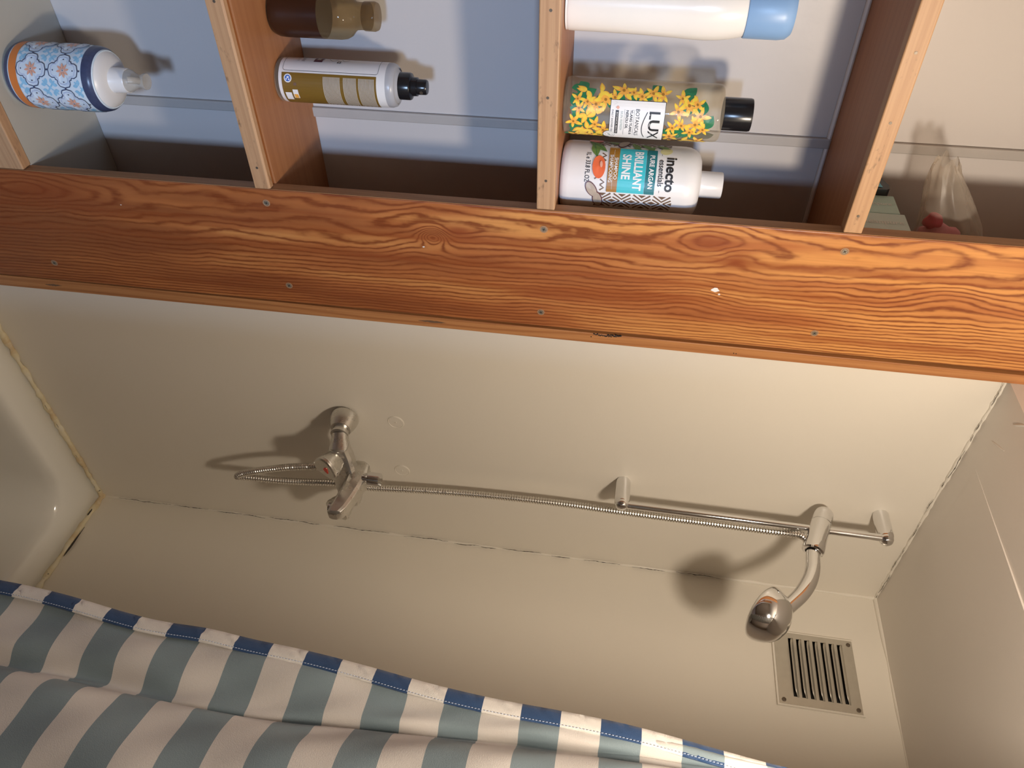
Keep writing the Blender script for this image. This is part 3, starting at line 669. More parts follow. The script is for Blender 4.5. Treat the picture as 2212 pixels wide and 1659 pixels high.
# soap dispenser (tile pattern)
so_ = thing('soap_dispenser', 'white ceramic-look pump bottle with blue and orange tile pattern on lowest shelf', 'soap dispenser', (-0.09, 0.479, 0.7172))
R = 0.0495
sp = [(0.0, 0.0), (0.040, 0.0), (0.0450, 0.002), (0.0485, 0.008), (0.0495, 0.016), (0.0495, 0.128), (0.0488, 0.138), (0.0470, 0.146), (0.0430, 0.152)]
def rfun(z):
    for (r0, z0), (r1, z1) in zip(sp[1:], sp[2:]):
        if z0 <= z <= z1: return r0 + (r1 - r0) * (z - z0) / max(1e-6, z1 - z0)
    return sp[-1][0]
lathe_part(sp + [(0.0, 0.152)], 'bottle_body', 'ink_ice', so_)
lathe_part([(0.0430, 0.150), (0.0400, 0.154), (0.0330, 0.158), (0.0240, 0.160), (0.0, 0.160)], 'shoulder', 'white_plastic', so_)
lathe_part([(0.0200, 0.155), (0.0200, 0.160), (0.0192, 0.161), (0.0188, 0.182), (0.0178, 0.184), (0.0, 0.184)], 'pump_collar', 'white_plastic', so_)
hd = lathe_part([(0.0172, 0.183), (0.0165, 0.188), (0.0120, 0.195), (0.0098, 0.201), (0.0105, 0.207), (0.0125, 0.2115), (0.0120, 0.2145), (0.0, 0.2150)], 'pump_head', 'pump_cap', so_)
MB().tube(catmull([(0.0, 0.0, 0.206), (0.012, -0.006, 0.2065), (0.022, -0.011, 0.2045), (0.026, -0.013, 0.200)], 4), 0.0052, 14).o('nozzle', 'pump_cap', hd, True)
def band(z0, z1, mat, name, nz=4):
    V = []; F = []; n = 64
    for j in range(nz + 1):
        z = z0 + (z1 - z0) * j / nz
        for k in range(n): a = 2 * PI * k / n; V.append(((rfun(z) + 0.0004) * math.cos(a), (rfun(z) + 0.0004) * math.sin(a), z))
    for j in range(nz):
        for k in range(n): F.append((j * n + k, j * n + (k + 1) % n, (j + 1) * n + (k + 1) % n, (j + 1) * n + k))
    mesh(name, V, F, mat, so_, True)
band(0.0035, 0.0125, 'ink_navy', 'base_band'); band(0.0145, 0.0275, 'ink_orange', 'orange_band'); band(0.1365, 0.1505, 'ink_navy', 'top_band', 6)
tc = rad(-34.0); dA = 2 * PI / 6; sA = dA * R
def quat(cx, cy, s):
    P = []
    for k in range(4):
        a0 = k * PI / 2
        base_ = [(0.24, -0.27), (0.27, -0.20), (0.36, -0.20), (0.44, -0.15), (0.475, 0.0), (0.44, 0.15), (0.36, 0.20), (0.27, 0.20), (0.24, 0.27)]
        for x, y in base_: P.append((cx + s * (x * math.cos(a0) - y * math.sin(a0)), cy + s * (x * math.sin(a0) + y * math.cos(a0))))
    return P
fill, out, inn, pet, dots, cross, cw = Art(), Art(), Art(), Art(), Art(), Art(), Art()
for i in range(-1, 5):
    for j in range(2):
        cx, cy = i * sA, 0.0535 + 0.054 * j
        P = quat(cx, cy, 0.052)
        fill.poly(P); out.line(P, 0.0014, True)
        inn.line(quat(cx, cy, 0.043), 0.0016, True)
        for k in range(8): pet.petal(cx + 0.0012 * math.cos(k * PI / 4), cy + 0.0012 * math.sin(k * PI / 4), 0.0098, 0.0019, k * PI / 4 + 0.2)
        for k in range(4): a = k * PI / 2; dots.ell(cx + 0.0165 * math.cos(a), cy + 0.0165 * math.sin(a), 0.0011, 0.0011, 0, 8)
        dots.ell(cx, cy, 0.0009, 0.0009, 0, 8); dots.ell(cx + sA / 2, cy, 0.0014, 0.0014, 0, 8); dots.ell(cx, cy + 0.027, 0.0014, 0.0014, 0, 8)
    for j in range(3):
        cx, cy = (i + 0.5) * sA, 0.0535 + 0.054 * (j - 0.5)
        if j == 0: cy += 0.004
        L = 0.0145
        for k in range(4):
            a = k * PI / 2 + PI / 4
            if (j == 0 and math.sin(a) < 0) or (j == 2 and math.sin(a) > 0): LL = 0.006
            else: LL = L
            cross.line([(cx, cy), (cx + LL * math.cos(a), cy + LL * math.sin(a))], 0.0026)
            if LL == L:
                cross.petal(cx + 0.007 * math.cos(a), cy + 0.007 * math.sin(a), 0.009, 0.0028, a + 0.9); cross.petal(cx + 0.007 * math.cos(a), cy + 0.007 * math.sin(a), 0.009, 0.0028, a - 0.9)
cross.wrap('tile_cross', 'ink_sky', so_, R, tc, 0, 0.0003, rfun)
fill.wrap('medallion_ground', 'ink_ice', so_, R, tc, 0, 0.0011); out.wrap('medallion_outline', 'ink_navy', so_, R, tc, 0, 0.0013)
inn.wrap('medallion_border', 'ink_lilac', so_, R, tc, 0, 0.0014); pet.wrap('medallion_flower', 'ink_peach', so_, R, tc, 0, 0.0014); dots.wrap('tile_dots', 'ink_navy', so_, R, tc, 0, 0.0015)

# spray bottle
sb = thing('spray_bottle', 'slim white spray bottle with brown label panel and black nozzle on second shelf', 'bottle', (-0.12, 0.475, 1.1462)); R = 0.0326; tc = rad(-23.0)
lathe_part([(0.0, 0), (0.0300, 0), (0.0322, 0.002), (0.0324, 0.006), (0.0324, 0.009), (0.0, 0.009)], 'clear_foot', 'clear_gel', sb)
lathe_part([(0.0, 0.008), (0.0324, 0.008), (R, 0.010), (R, 0.176), (0.0, 0.176)], 'label_sleeve', 'white_plastic', sb)
lathe_part([(0.0324, 0.175), (0.0322, 0.181), (0.0305, 0.186), (0.0272, 0.1885), (0.0262, 0.1872), (0.0235, 0.1885), (0.0205, 0.192), (0.0, 0.192)], 'shoulder', 'grey_plastic', sb)
nz = lathe_part([(0.0200, 0.189), (0.0200, 0.2075), (0.0190, 0.2095), (0.0140, 0.2115), (0.0136, 0.2190), (0.0115, 0.2195), (0.0112, 0.2320), (0.0100, 0.2340), (0.0, 0.2345)], 'spray_nozzle', 'black_plastic', sb, angle=30)
MB().lathe([(0.0028, 0.0), (0.0028, 0.0012), (0, 0.0012)], 14, (0.0108 * math.cos(0.4), 0.0108 * math.sin(0.4), 0.2265), (math.cos(0.4), math.sin(0.4), 0)).o('spray_hole', 'dark_screw', nz)
xL, xR = -0.0105, 0.052
Art().rect(xL, xR, 0.0135, 0.163).wrap('brown_panel', 'ink_olive', sb, R, tc, 0, 0.0004)
a = Art()
for x0, x1 in ((0.0790, 0.1075), (0.1110, 0.1325), (0.1350, 0.1615)):
    y = x0 + 0.001
    while y < x1 - 0.001:
        n_ = random.uniform(0.85, 1.0); a.line([(xL + 0.004 + (xR - xL - 0.008) * t / 12 * n_, y) for t in range(13)], 0.00125); y += 0.0021
a.wrap('small_print', 'ink_tan', sb, R, tc, 0, 0.0007)
Art().ell(xL + 0.0085, 0.0235, 0.0062, 0.0062, 0, 22).wrap('badge_rim', 'ink_white', sb, R, tc, 0, 0.0008)
Art().ell(xL + 0.0085, 0.0235, 0.0046, 0.0046, 0, 22).wrap('badge', 'ink_blue', sb, R, tc, 0, 0.0010)
Art().ell(xL + 0.0072, 0.0238, 0.0015, 0.0019, 0, 10).ell(xL + 0.0102, 0.0255, 0.0012, 0.0012, 0, 10).ell(xL + 0.0098, 0.0213, 0.0014, 0.001, 0, 10).wrap('badge_mark', 'ink_white', sb, R, tc, 0, 0.0012)
Art().rect(0.0140, 0.0290, 0.0290, 0.0375, 6).rect(0.0190, 0.0330, 0.0165, 0.0265, 6).wrap('pictogram_white', 'ink_white', sb, R, tc, 0, 0.0007)
Art().rect(0.0215, 0.0285, 0.0300, 0.0365, 4).wrap('pictogram_orange', 'ink_amber', sb, R, tc, 0, 0.0009)
Art().ell(0.006, 0.0345, 0.0022, 0.0028, 0.4).line([(0.0035, 0.0325), (0.009, 0.037)], 0.0007).wrap('pictogram_dark', 'ink_brown', sb, R, tc, 0, 0.0008)
a = Art(); bx0, bx1, by0, by1, cr = -0.060, -0.0135, 0.0145, 0.165, 0.004
P = [(bx1 - cr + cr * math.cos(t), by0 + cr - cr * math.sin(t)) for t in [PI / 2 * (1 - k / 5) for k in range(6)]] + [(bx1, by0 + cr + (by1 - by0 - 2 * cr) * k / 8) for k in range(1, 8)] + [(bx1 - cr + cr * math.cos(t), by1 - cr + cr * math.sin(t)) for t in [PI / 2 * k / 5 for k in range(6)]]
P = [(bx0 + (bx1 - cr - bx0) * k / 12, by0) for k in range(12)] + P + [(bx1 - cr - (bx1 - cr - bx0) * k / 12, by1) for k in range(1, 13)]
a.line(P, 0.0005).wrap('label_border', 'ink_black', sb, R, tc, 0, 0.0005)
a = Art().rect(-0.050, -0.0315, 0.060, 0.0735, 10); a.wrap('dark_badge', 'ink_plum', sb, R, tc, 0, 0.0005)
Art().rect(-0.0450, -0.0370, 0.064, 0.0700, 6).wrap('dark_badge_inner', 'ink_nut', sb, R, tc, 0, 0.0007)
a = Art(); a.line([(-0.036 + 0.006 * math.sin(t / 10 * PI) - 0.006, 0.083 + 0.014 * t / 10) for t in range(11)], 0.0006); a.line([(-0.036 + 0.006 * math.sin(t / 10 * PI) - 0.006, 0.103 + 0.012 * t / 10) for t in range(11)], 0.0006)
a.text('12', -0.034, 0.1, 0.008, 'CENTER', 0.0002)
for k in range(5):                                # worn, unreadable characters
    x = -0.047 + 0.0034 * k; a.line([(x, 0.041), (x + 0.0008 * (k % 3 - 1), 0.0455)], 0.0005); a.line([(x + 0.0014, 0.041), (x + 0.0008, 0.0435), (x + 0.0016, 0.0455)], 0.0004)
    a.line([(x, 0.0335), (x + 0.0006, 0.0370)], 0.0004)
a.wrap('faint_lettering', 'ink_black', sb, R, tc, 0, 0.0006)

# brown bottle
bb = thing('brown_bottle', 'brown translucent bottle half full of dark liquid on second shelf', 'bottle', (-0.14, 0.382, 1.1462))
bp = [(0.0, 0.0), (0.0250, 0.0), (0.0300, 0.003), (0.0328, 0.010), (0.0335, 0.020), (0.0335, 0.105), (0.0322, 0.114), (0.0285, 0.121), (0.0225, 0.126), (0.0195, 0.130), (0.0190, 0.136)]
lathe_part([(0.0335, 0.0792)] + [q for q in bp if q[1] > 0.08] + [(0.0190, 0.150)], 'glass_body', 'olive_glass', bb)
lathe_part([q for q in bp if q[1] < 0.08] + [(0.0335, 0.079), (0, 0.0790)], 'liquid', 'brown_liquid', bb)
lathe_part([(0.0196, 0.142), (0.0202, 0.143), (0.0204, 0.158), (0.0188, 0.1620), (0.0, 0.1630)], 'bottle_top', 'olive_glass', bb)

# lotion bottle
lo = thing('lotion_bottle', 'white waisted lotion bottle with pale blue cap on third shelf', 'bottle', (-0.08, 0.330, 1.5946))
lp = sub([(0.0, 0.0), (0.032, 0.0), (0.0350, 0.003), (0.0360, 0.010), (0.0365, 0.05), (0.0375, 0.10), (0.0392, 0.145), (0.0405, 0.170), (0.0405, 0.190), (0.0390, 0.208), (0.0365, 0.222), (0.0340, 0.232)], 3)
lathe_part([(0.0, 0.0)] + lp[1:] + [(0.0, 0.232)], 'bottle_body', 'cream_plastic', lo)
lathe_part([(0.0356, 0.2315), (0.0362, 0.2330), (0.0365, 0.275), (0.0352, 0.285), (0.0305, 0.2905), (0.0, 0.2935)], 'cap', 'pale_blue_plastic', lo)

# shower gel bottle
lx = thing('shower_gel_bottle', 'clear shower gel bottle printed with yellow flowers, black cap, on third shelf', 'bottle', (-0.10, 0.480, 1.5946)); R = 0.0400; tc = rad(-23.6)
lathe_part([(0.0, 0.0), (0.0345, 0.0), (0.0385, 0.002), (0.0400, 0.007), (0.0400, 0.219), (0.0392, 0.2235), (0.0365, 0.2265), (0.0240, 0.2290), (0.0, 0.2290)], 'bottle_body', 'clear_gel', lx)
lathe_part([(0.0228, 0.2290), (0.0230, 0.2300), (0.0230, 0.2660), (0.0222, 0.2690), (0.0, 0.2692)], 'cap', 'black_plastic', lx, angle=30)
random.seed(21)
lv, am, ye, ctr = Art(), Art(), Art(), Art()
xa, xb = -0.030, 0.095
def flower(cx, cy, s, rot):
    for k in range(5):
        a = rot + k * 2 * PI / 5 + random.uniform(-0.2, 0.2); L = s * random.uniform(0.8, 1.15)
        am.petal(cx, cy, L, L * 0.20, a, 8, 0.8); ye.petal(cx + 0.34 * L * math.cos(a), cy + 0.34 * L * math.sin(a), L * 0.62, L * 0.145, a + 0.1, 8, 0.8)
    ctr.ell(cx, cy, s * 0.13, s * 0.13, 0, 8)
pts = []
tries = 0
while len(pts) < 62 and tries < 4000:
    tries += 1; x = random.uniform(xa + 0.006, xb); y = random.uniform(0.016, 0.203)
    if -0.012 < x < 0.062 and 0.062 < y < 0.153: continue
    if all((x - p) ** 2 + (y - q) ** 2 > 0.0112 ** 2 for p, q in pts): pts.append((x, y))
for i, (x, y) in enumerate(pts):
    if i % 4 != 1: lv.petal(x, y, random.uniform(0.018, 0.030), 0.0085, random.uniform(0, 6.3), 8)
    if i % 5 != 4: flower(x, y, random.uniform(0.011, 0.0165), random.uniform(0, 6))
    else:
        for k in range(3): a = random.uniform(0, 6.3); am.petal(x, y, 0.016, 0.0038, a, 8, 0.7); ye.petal(x, y, 0.014, 0.0025, a, 8, 0.7)
lv.petal(-0.026, 0.016, 0.026, 0.009, 1.2).petal(-0.006, 0.012, 0.022, 0.009, 1.7).petal(0.018, 0.012, 0.02, 0.009, 0.9).petal(-0.016, 0.05, 0.026, 0.008, 0.2).petal(-0.02, 0.085, 0.024, 0.007, -0.3)
for k in range(9): lv.petal(-0.024 + 0.0135 * k, 0.0105 + 0.003 * (k % 2), 0.018, 0.0062, 1.57 + random.uniform(-0.6, 0.6))
lv.wrap('printed_leaves', 'ink_leaf', lx, R, tc, 0, 0.0003); am.wrap('printed_petals', 'ink_amber', lx, R, tc, 0, 0.0007); ye.wrap('printed_petal_hearts', 'ink_yellow', lx, R, tc, 0, 0.0010); ctr.wrap('printed_flower_centres', 'ink_ochre', lx, R, tc, 0, 0.0012)
lx0, lx1, ly0, ly1 = -0.0095, 0.0560, 0.0690, 0.1455
Art().rect(lx0 - 0.0007, lx1 + 0.0007, ly0 - 0.0007, ly1 + 0.0007).wrap('label_edge', 'ink_black', lx, R, tc, 0, 0.0014)
Art().rect(lx0, lx1, ly0, ly1).wrap('label_panel', 'ink_white', lx, R, tc, 0, 0.0017)
xc = (lx0 + lx1) / 2 + 0.0015
a = Art()
a.text('L', 0.0075, 0.1310, 0.0215, 'CENTER', 0.0003, 1.1).text('U', 0.0225, 0.1310, 0.0215, 'CENTER', 0.0004, 1.25).text('X', 0.0400, 0.1310, 0.0215, 'CENTER', 0.0001, 1.2)
a.line([(0.004 + 0.042 * t / 16, 0.1215 - 0.0065 * math.sin(PI * t / 16 * 0.9)) for t in range(17)], 0.0011)
a.text('BOTANICALS', 0.0215, 0.1075, 0.0076, 'CENTER', 0.0, 0.92)
a.text('YLANG YLANG &', 0.0215, 0.0990, 0.0052, 'CENTER', 0.0001, 0.95).text('NEROLI OIL', 0.0160, 0.0930, 0.0052, 'CENTER', 0.0001, 0.95)
a.text('DAILY SHOWER GEL', 0.0195, 0.0722, 0.0036)
a.line([(0.002 + 0.040 * t / 8, 0.1030) for t in range(9)], 0.0003).line([(0.002 + 0.040 * t / 8, 0.0893) for t in range(9)], 0.0003)
a.rect(0.0035, 0.0400, 0.0765, 0.0810, 10).line([(lx0 + 0.001, 0.0735), (lx0 + 0.0035, 0.0788), (lx0 + 0.006, 0.0735)], 0.0001)
a.wrap('lettering', 'ink_black', lx, R, tc, 0, 0.0020)
Art().text('SKIN REFRESH', 0.0185, 0.0853, 0.0048, 'CENTER', 0, 0.95).wrap('green_lettering', 'ink_grey_green', lx, R, tc, 0, 0.0020)
Art().text('BOTANICAL BEAUTIES', 0.0218, 0.0787, 0.0032).wrap('white_lettering', 'ink_white', lx, R, tc, 0, 0.0023)
Art().petal(0.0, 0.0762, 0.0055, 0.0022, 1.57, 8, 1.3).wrap('drop_mark', 'ink_peach', lx, R, tc, 0, 0.0021)
Art().ell(0.0425, 0.0690, 0.0080, 0.0085, 0, 24).wrap('seal_ground', 'ink_white', lx, R, tc, 0, 0.0024)
Art().line([(0.0425 + 0.0074 * math.cos(t), 0.0690 + 0.0079 * math.sin(t)) for t in [2 * PI * k / 24 for k in range(24)]], 0.0005, True).line([(0.0425 + 0.0048 * math.cos(t), 0.0690 + 0.0052 * math.sin(t)) for t in [2 * PI * k / 24 for k in range(24)]], 0.0004, True).petal(0.040, 0.0670, 0.007, 0.0016, 0.7).wrap('seal_mark', 'ink_grey_green', lx, R, tc, 0, 0.0027)

# shampoo bottle
ib = thing('shampoo_bottle', 'large white shampoo bottle with turquoise and brown label, no pump, against the board', 'bottle', (-0.10, 0.594, 1.5946)); R = 0.0538; tc = rad(-28.4)
lathe_part([(0.0, 0.0), (0.0440, 0.0), (0.0495, 0.002), (0.0528, 0.007), (R, 0.014), (R, 0.186), (0.0530, 0.194), (0.0500, 0.2025), (0.0450, 0.2085), (0.0370, 0.2120), (0.0220, 0.2135), (0.0, 0.2135)], 'bottle_body', 'white_plastic', ib)
lathe_part([(0.0215, 0.2130), (0.0200, 0.2145), (0.0198, 0.2460), (0.0188, 0.2475), (0.0165, 0.2475), (0.0160, 0.2420), (0.0, 0.2420)], 'neck', 'white_plastic', ib)
lathe_part([(0.0, 0.2422), (0.0158, 0.2422), (0.0156, 0.2440), (0, 0.2442)], 'seal_disc', 'cream_plastic', ib, 24)
x0, x1 = -0.0490, 0.0205
# zig-zag bands, left (behind the leaves) and right
tri_, zig = Art(), Art()
def ornament(xs, xe, y0_, y1_):
    p = 0.0300; n_ = int((y1_ - y0_) / p); c0 = (xs + xe) / 2; h = (xe - xs) / 2
    for k in range(n_):
        y = y0_ + p * (k + 0.5)
        for s in (-1, 1):
            zig.line([(c0 + s * h * 0.95, y - p * 0.42), (c0 + s * h * 0.25, y), (c0 + s * h * 0.95, y + p * 0.42)], 0.0024)
            tri_.poly([(c0 + s * h * 0.95, y - p * 0.20), (c0 + s * h * 0.58, y), (c0 + s * h * 0.95, y + p * 0.20)])
            zig.line([(c0, y - s * p * 0.04 - s * p * 0.05), (c0 + h * 0.5, y - s * p * 0.46)], 0.0022); zig.line([(c0, y - s * p * 0.09), (c0 - h * 0.5, y - s * p * 0.46)], 0.0022)
        tri_.poly([(c0 - h * 0.22, y + p * 0.5), (c0, y + p * 0.28), (c0 + h * 0.22, y + p * 0.5)]).poly([(c0 - h * 0.22, y - p * 0.5), (c0, y - p * 0.28), (c0 + h * 0.22, y - p * 0.5)])
ornament(0.0225, 0.0480, 0.052, 0.172); ornament(-0.0830, -0.0560, 0.045, 0.165)
for sx2, yb in ((0, 0.046),):
    for k in range(7):
        xx = -0.034 + 0.0082 * k; yy = 0.046 + 0.018 * (0.4 if 1 < k < 5 else 0.9)
        zig.line([(xx - 0.004, yy), (xx, yy + 0.006), (xx + 0.004, yy)], 0.0022)
zig.wrap('zigzag_print', 'ink_brown', ib, R, tc, 0, 0.0004); tri_.wrap('triangle_print', 'ink_brown', ib, R, tc, 0, 0.0004)
lf = Art().petal(-0.066, 0.040, 0.038, 0.0062, 0.85).petal(-0.060, 0.048, 0.030, 0.0065, 0.2).petal(-0.070, 0.066, 0.03, 0.005, 1.3).petal(-0.066, 0.118, 0.026, 0.0042, 0.9).petal(-0.060, 0.140, 0.024, 0.004, -0.5).petal(-0.064, 0.142, 0.022, 0.004, 1.2).petal(-0.070, 0.105, 0.03, 0.005, 0.5)
lf.wrap('printed_leaves', 'ink_olive_leaf', ib, R, tc, 0, 0.0010)
Art().line([(-0.066 + 0.025 * t / 6, 0.040 + 0.0285 * t / 6) for t in range(7)], 0.0006).line([(-0.060 + 0.029 * t / 6, 0.048 + 0.006 * t / 6) for t in range(7)], 0.0006).wrap('leaf_veins', 'ink_leaf', ib, R, tc, 0, 0.0013)
Art().ell(-0.0500, 0.157, 0.0075, 0.0095, 0.4, 18).wrap('flower_print', 'ink_yellow', ib, R, tc, 0, 0.0006).data.materials[0] = plain('ink_pale_yellow', (0.80, 0.74, 0.36), 0.4)
Art().ell(-0.0150, 0.0585, 0.0170, 0.0098, 0.05, 26).wrap('argan_fruit', 'ink_argan', ib, R, tc, 0, 0.0020)
Art().ell(-0.0185, 0.0618, 0.0048, 0.0020, 0.1, 18).wrap('argan_highlight', 'ink_peach', ib, R, tc, 0, 0.0028)
Art().ell(-0.073, 0.050, 0.009, 0.011, 0, 18).wrap('argan_fruit', 'ink_argan', ib, R, tc, 0, 0.0012)
for cx, cy, ro in ((0.0185, 0.0500, 0.6), (0.0345, 0.0600, 0.2), (-0.0640, 0.0930, -0.5)):
    Art().ell(cx, cy, 0.0135, 0.0078, ro, 22).wrap('nut_shell', 'ink_plum', ib, R, tc, 0, 0.0012); Art().ell(cx, cy, 0.0120, 0.0064, ro, 22).wrap('nut_kernel', 'ink_nut', ib, R, tc, 0, 0.0018)
Art().rect(x0, x1, 0.0725, 0.0880).wrap('brown_panel', 'ink_ochre', ib, R, tc, 0, 0.0016)
Art().rect(x0, x1, 0.0880, 0.1285).wrap('turquoise_panel', 'ink_teal', ib, R, tc, 0, 0.0016)
Art().rect(x0, x1, 0.1292, 0.1440).wrap('dark_teal_panel', 'ink_dark_teal', ib, R, tc, 0, 0.0016)
xm = (x0 + x1) / 2
a = Art()
a.text('BRILLIANT', xm, 0.1165, 0.0175, 'CENTER', 0.00055, 0.72).text('SHINE', xm - 0.004, 0.0985, 0.0175, 'CENTER', 0.00055, 0.80)
a.text('PURE ARGAN', xm + 0.001, 0.1366, 0.0098, 'CENTER', 0.00025, 0.86)
a.text('SHAMPOO', xm, 0.0837, 0.0072, 'CENTER', 0.0001, 0.95).text('SHAMPOOING', xm, 0.0763, 0.0072, 'CENTER', 0.0001, 0.88)
a.line([(x0 + 0.004 + (x1 - x0 - 0.008) * t / 16, 0.0801) for t in range(17)], 0.0003)
a.wrap('white_lettering', 'ink_white', ib, R, tc, 0, 0.0021)
a = Art()
a.text('inecto', xm + 0.003, 0.1655, 0.0215, 'CENTER', 0.0006, 0.98)
a.text('essentials', xm + 0.002, 0.1515, 0.0125, 'CENTER', 0.0001, 0.86).line([(xm - 0.029, 0.1512), (xm - 0.0255, 0.1512)], 0.0005).line([(xm + 0.0280, 0.1512), (xm + 0.0315, 0.1512)], 0.0005)
a.text('1L \u212e 33.8 FL.OZ' if False else '1L e 33.8 FL.OZ', xm - 0.001, 0.0415, 0.0098, 'CENTER', 0.0001, 0.72)
a.wrap('black_lettering', 'ink_black', ib, R, tc, 0, 0.0006)

# ------------------------------------------------------------------ things on the top shelf
ZS = 2.0362
def carton(name, label, x0, x1, y0, y1, h, mat, txt, ts):
    t = thing(name, label, 'box', ((x0 + x1) / 2, (y0 + y1) / 2, ZS), 'pale green boxes on the top shelf')
    o = ((x0 + x1) / 2, (y0 + y1) / 2, ZS)
    q = MB().box((x0, y0, ZS), (x1, y1, ZS + h)).o('carton', mat, t, off=o); bevel(q, 0.0008)
    a = Art().text(txt, 0, 0, ts, 'CENTER', 0.0001)
    xc_ = (x0 + x1) / 2
    a.flat('lettering', 'ink_box', t, lambda p, r: (xc_ - r - o[0], y0 - 0.0005 - o[1], ZS + 0.046 + p - o[2]))
carton('cosmetic_box', 'pale green carton on the top shelf, the one nearer the back panel', -0.1565, -0.103, 0.622, 0.760, 0.079, 'box_card', 'Cleanpure', 0.012)
carton('cosmetic_box', 'pale green lettered carton on the top shelf, the one nearer the board front', -0.1015, -0.050, 0.622, 0.770, 0.085, 'box_card_pale', 'Cleanpure', 0.016)
pc = thing('pouch', 'small black pouch with blue stripe wedged beside the green boxes', 'pouch', (-0.193, 0.64, ZS))
V = []
for y in (0.612, 0.70):
    for x, z in ((-0.209, ZS), (-0.158, ZS), (-0.1575, ZS + 0.066), (-0.161, ZS + 0.071), (-0.172, ZS + 0.072), (-0.206, ZS + 0.060)): V.append((x + 0.193, y - 0.64, z - ZS))
mesh('pouch_body', V, [tuple(range(6)), tuple(range(6, 12))] + [(i, (i + 1) % 6, 6 + (i + 1) % 6, 6 + i) for i in range(6)], 'pouch_black', pc)
mesh('blue_stripe', [(x + 0.193, 0.6112 - 0.64, z - ZS) for x, z in ((-0.205, ZS + 0.02), (-0.166, ZS + 0.02), (-0.163, ZS + 0.061), (-0.203, ZS + 0.053))], [(0, 1, 2, 3)], 'pouch_blue', pc)

# crumpled clear bag, its twisted mouth pointing left, pink pieces inside
random.seed(5)
bg = thing('plastic_bag', 'crumpled translucent plastic bag with gathered end lying on the green boxes', 'bag', (-0.10, 0.63, ZS + 0.088)); GO = Vector((-0.10, 0.63, ZS + 0.088))
V = []; F = []; ns = 36; st_ = [(0.530, 0.016, 0.013, 2.1515), (0.536, 0.019, 0.016, 2.153), (0.546, 0.022, 0.019, 2.155), (0.560, 0.028, 0.0235, 2.161), (0.580, 0.034, 0.0295, 2.168), (0.605, 0.040, 0.036, 2.178), (0.635, 0.046, 0.0445, 2.190), (0.665, 0.052, 0.052, 2.198), (0.70, 0.054, 0.056, 2.202), (0.74, 0.052, 0.055, 2.200), (0.77, 0.042, 0.045, 2.19), (0.785, 0.02, 0.02, 2.175)]
ph = [random.uniform(0, 6.3) for _ in range(6)]
for i, (y, a, b, zc) in enumerate(st_):
    for k in range(ns):
        t = 2 * PI * k / ns; j = 1 + 0.06 * math.sin(5 * t + ph[0] + i * 0.5) + 0.05 * math.sin(9 * t + ph[1] - i * 0.8) + 0.04 * math.sin(3 * t + ph[2] + i) + (0.14 * math.sin(7 * t + ph[3]) if i < 3 else 0)
        yj = y + (0.006 * math.sin(4 * t + ph[4]) if i < 2 else 0)
        V.append((-0.105 + a * j * math.cos(t), yj, max(2.1235, zc + b * j * math.sin(t))))
for i in range(len(st_) - 1):
    for k in range(ns): F.append((i * ns + k, i * ns + (k + 1) % ns, (i + 1) * ns + (k + 1) % ns, (i + 1) * ns + k))
F.append(tuple(range((len(st_) - 1) * ns, len(st_) * ns)))
mesh('bag_film', [Vector(v) - GO for v in V], F, 'bag_film', bg, True, 60)
def blob(name, label, c, s, mat, seedk):
    random.seed(seedk); bm = bmesh.new(); bmesh.ops.create_icosphere(bm, subdivisions=3, radius=1)
    p = [random.uniform(0, 6) for _ in range(6)]
    for v in bm.verts:
        q = v.co.copy(); f = 1 + 0.10 * math.sin(4 * q.x + p[0]) + 0.10 * math.sin(5 * q.y + p[1]) + 0.08 * math.sin(6 * q.z + p[2])
        v.co = Vector([math.copysign(abs(q[i]) ** 0.75, q[i]) * s[i] * f for i in range(3)])
    me = D.meshes.new(name); bm.to_mesh(me); bm.free(); me.materials.append(MATS[mat]); me.polygons.foreach_set('use_smooth', [True] * len(me.polygons))
    o = D.objects.new(name, me); COL.objects.link(o); o.location = c; return tag(o, label, 'sponge')
blob('bath_sponge', 'pink bath sponge inside the translucent bag', (-0.110, 0.676, 2.180), (0.020, 0.040, 0.029), 'pink_soap', 3)
blob('bath_sponge', 'small deep pink sponge near the front of the translucent bag', (-0.106, 0.632, 2.166), (0.009, 0.012, 0.012), 'deep_pink', 4)

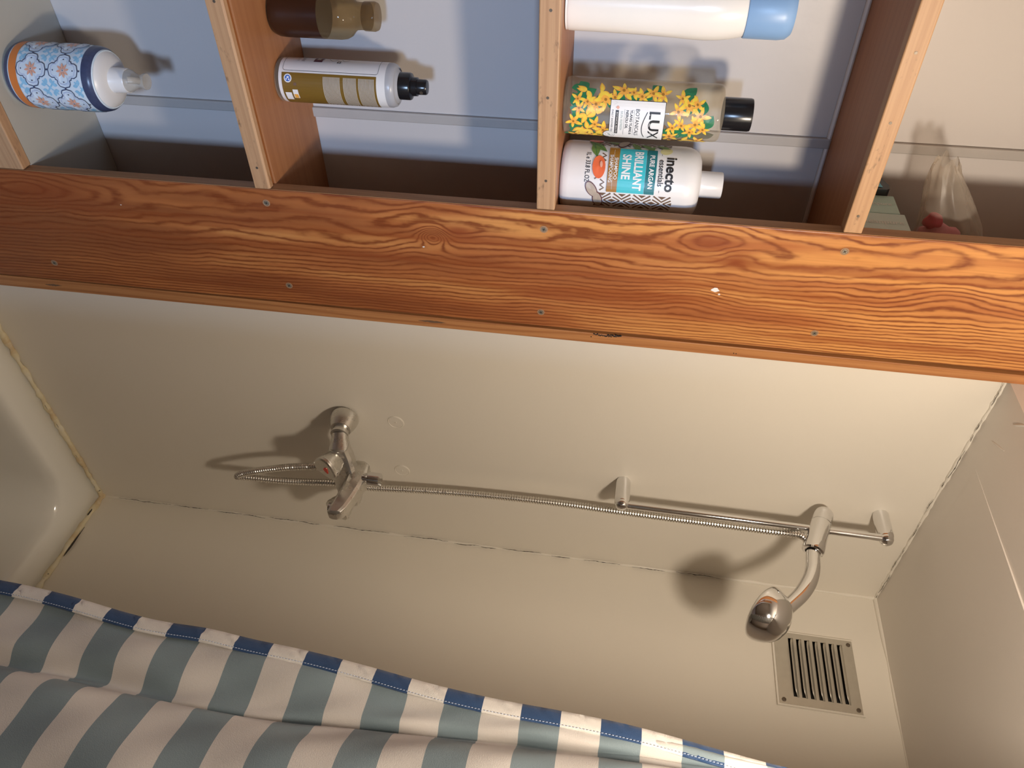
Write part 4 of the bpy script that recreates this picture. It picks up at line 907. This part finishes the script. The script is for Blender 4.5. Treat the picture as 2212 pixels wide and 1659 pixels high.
# ------------------------------------------------------------------ curtain
ct = thing('shower_curtain', 'blue and white striped shower curtain with navy and white hem, drawn aside', 'curtain', (0, 0, 0))
def edge(z):
    x = 0.590 + 0.0722 * (z - 0.998)
    return x + 0.003 * math.sin(z * 17) + 0.004 * math.exp(-((z - 1.25) / 0.05) ** 2) * -1
def creaseX(z): return 0.685 + 0.013 * math.exp(-((z - 1.33) / 0.2) ** 2) - 0.022 * max(0, z - 1.45)
NZ = 150; z_lo, z_hi = 0.30, 2.322
prof_n = 150
V = []; F = []; rows = []
def wr(z, s): return 0.0028 * math.sin(z * 11 + s * 9) + 0.0016 * math.sin(z * 27 - s * 7 + 1.3) + 0.0007 * math.sin(z * 63 + s * 13)
for i in range(NZ + 1):
    z = z_lo + (z_hi - z_lo) * i / NZ; E = edge(z); Cx = creaseX(z)
    P = [(E, 0.850), (E + (Cx - E) * 0.3, 0.8450), (E + (Cx - E) * 0.7, 0.8450), (Cx - 0.006, 0.8515), (Cx + 0.001, 0.8500), (Cx + 0.005, 0.838), (Cx + 0.016, 0.818), (Cx + 0.042, 0.801), (Cx + 0.09, 0.793), (Cx + 0.16, 0.797), (Cx + 0.215, 0.806)]
    xx = Cx + 0.215
    for k in range(9):
        xx += 0.034; P.append((xx, 0.812 + (0.028 if k % 2 else -0.024) * (0.8 + 0.2 * math.sin(k * 2.1)))); xx += 0.022
    c = catmull([(x, y, 0) for x, y in P], 6); rows.append(len(c))
    for j, q in enumerate(c):
        s = j / len(c); q = q + Vector((0, wr(z, s * 6) * min(1.0, j / 8 + 0.25), 0))
        # cloth hangs a little lower away from its free edge near the floor
        V.append((q.x, q.y, z + 0.010 * math.sin(z * 6) * min(1, s * 2)))
n = rows[0]
for i in range(NZ):
    for j in range(n - 1): F.append((i * n + j, i * n + j + 1, (i + 1) * n + j + 1, (i + 1) * n + j))
cloth = mesh('cloth', V, F, 'curtain_cloth', ct, True, 180)
cloth.modifiers.new('thick', 'SOLIDIFY').thickness = 0.0006
V = []; F = []; npf = 10
for i in range(460):
    z = z_lo + (z_hi - z_lo) * i / 459; E = edge(z); p = 0.0007 * math.sin(z * 260) + 0.0005 * math.sin(z * 410 + 1)
    loop = [(-0.0016, 0.0), (-0.0010, -0.0028), (0.004, -0.0040 - p), (0.010, -0.0046 + p), (0.0155, -0.0042 - p * 0.5), (0.0182, -0.0026), (0.0182, -0.0010), (0.010, -0.0006), (0.004, 0.0012), (-0.0008, 0.0020)]
    for a, b in loop:
        V.append((E + a, 0.8485 + wr(z, 0) * 0.25 + b * 1.15 - a * 0.20, z))
for i in range(459):
    for j in range(npf): F.append((i * npf + j, i * npf + (j + 1) % npf, (i + 1) * npf + (j + 1) % npf, (i + 1) * npf + j))
hem = mesh('hem', V, F, 'curtain_hem', ct, True, 60); hem['label'] = 'navy and white stitched hem'
m_ = MB(); z = 0.9
while z < 2.0:                                    # stitch line
    E = edge(z); x = E + 0.0165; y = 0.8485 - 0.0165 * 0.20 - 0.0056
    m_.add([(x - 0.0004, y, z), (x + 0.0004, y, z), (x + 0.0004, y, z + 0.0026), (x - 0.0004, y, z + 0.0026), (x, y - 0.0006, z + 0.0013)], [(0, 1, 4), (1, 2, 4), (2, 3, 4), (3, 0, 4)]); z += 0.0038
m_.o('stitching', 'ink_lilac', hem)['kind'] = 'stuff'
tr = MB().box((0.50, 0.838, ZC - 0.016), (1.60, 0.864, ZC - 0.0005)).o('curtain_track', 'white_plastic')
tag(tr, 'white ceiling track carrying the striped curtain', 'curtain track')

# ------------------------------------------------------------------ ceiling lamp (carries the warm bulb light)
lm = thing('ceiling_lamp', 'bare bulb holder hanging on a short rod from the ceiling', 'lamp', (0.83, 0.55, ZR))
MB().lathe([(0.05, 0.0), (0.05, -0.012), (0.018, -0.024), (0.006, -0.030), (0.006, -0.330), (0.017, -0.336), (0.019, -0.372), (0.014, -0.376), (0, -0.376)], 32).o('lamp_holder', 'lamp_metal', lm, True, 35)
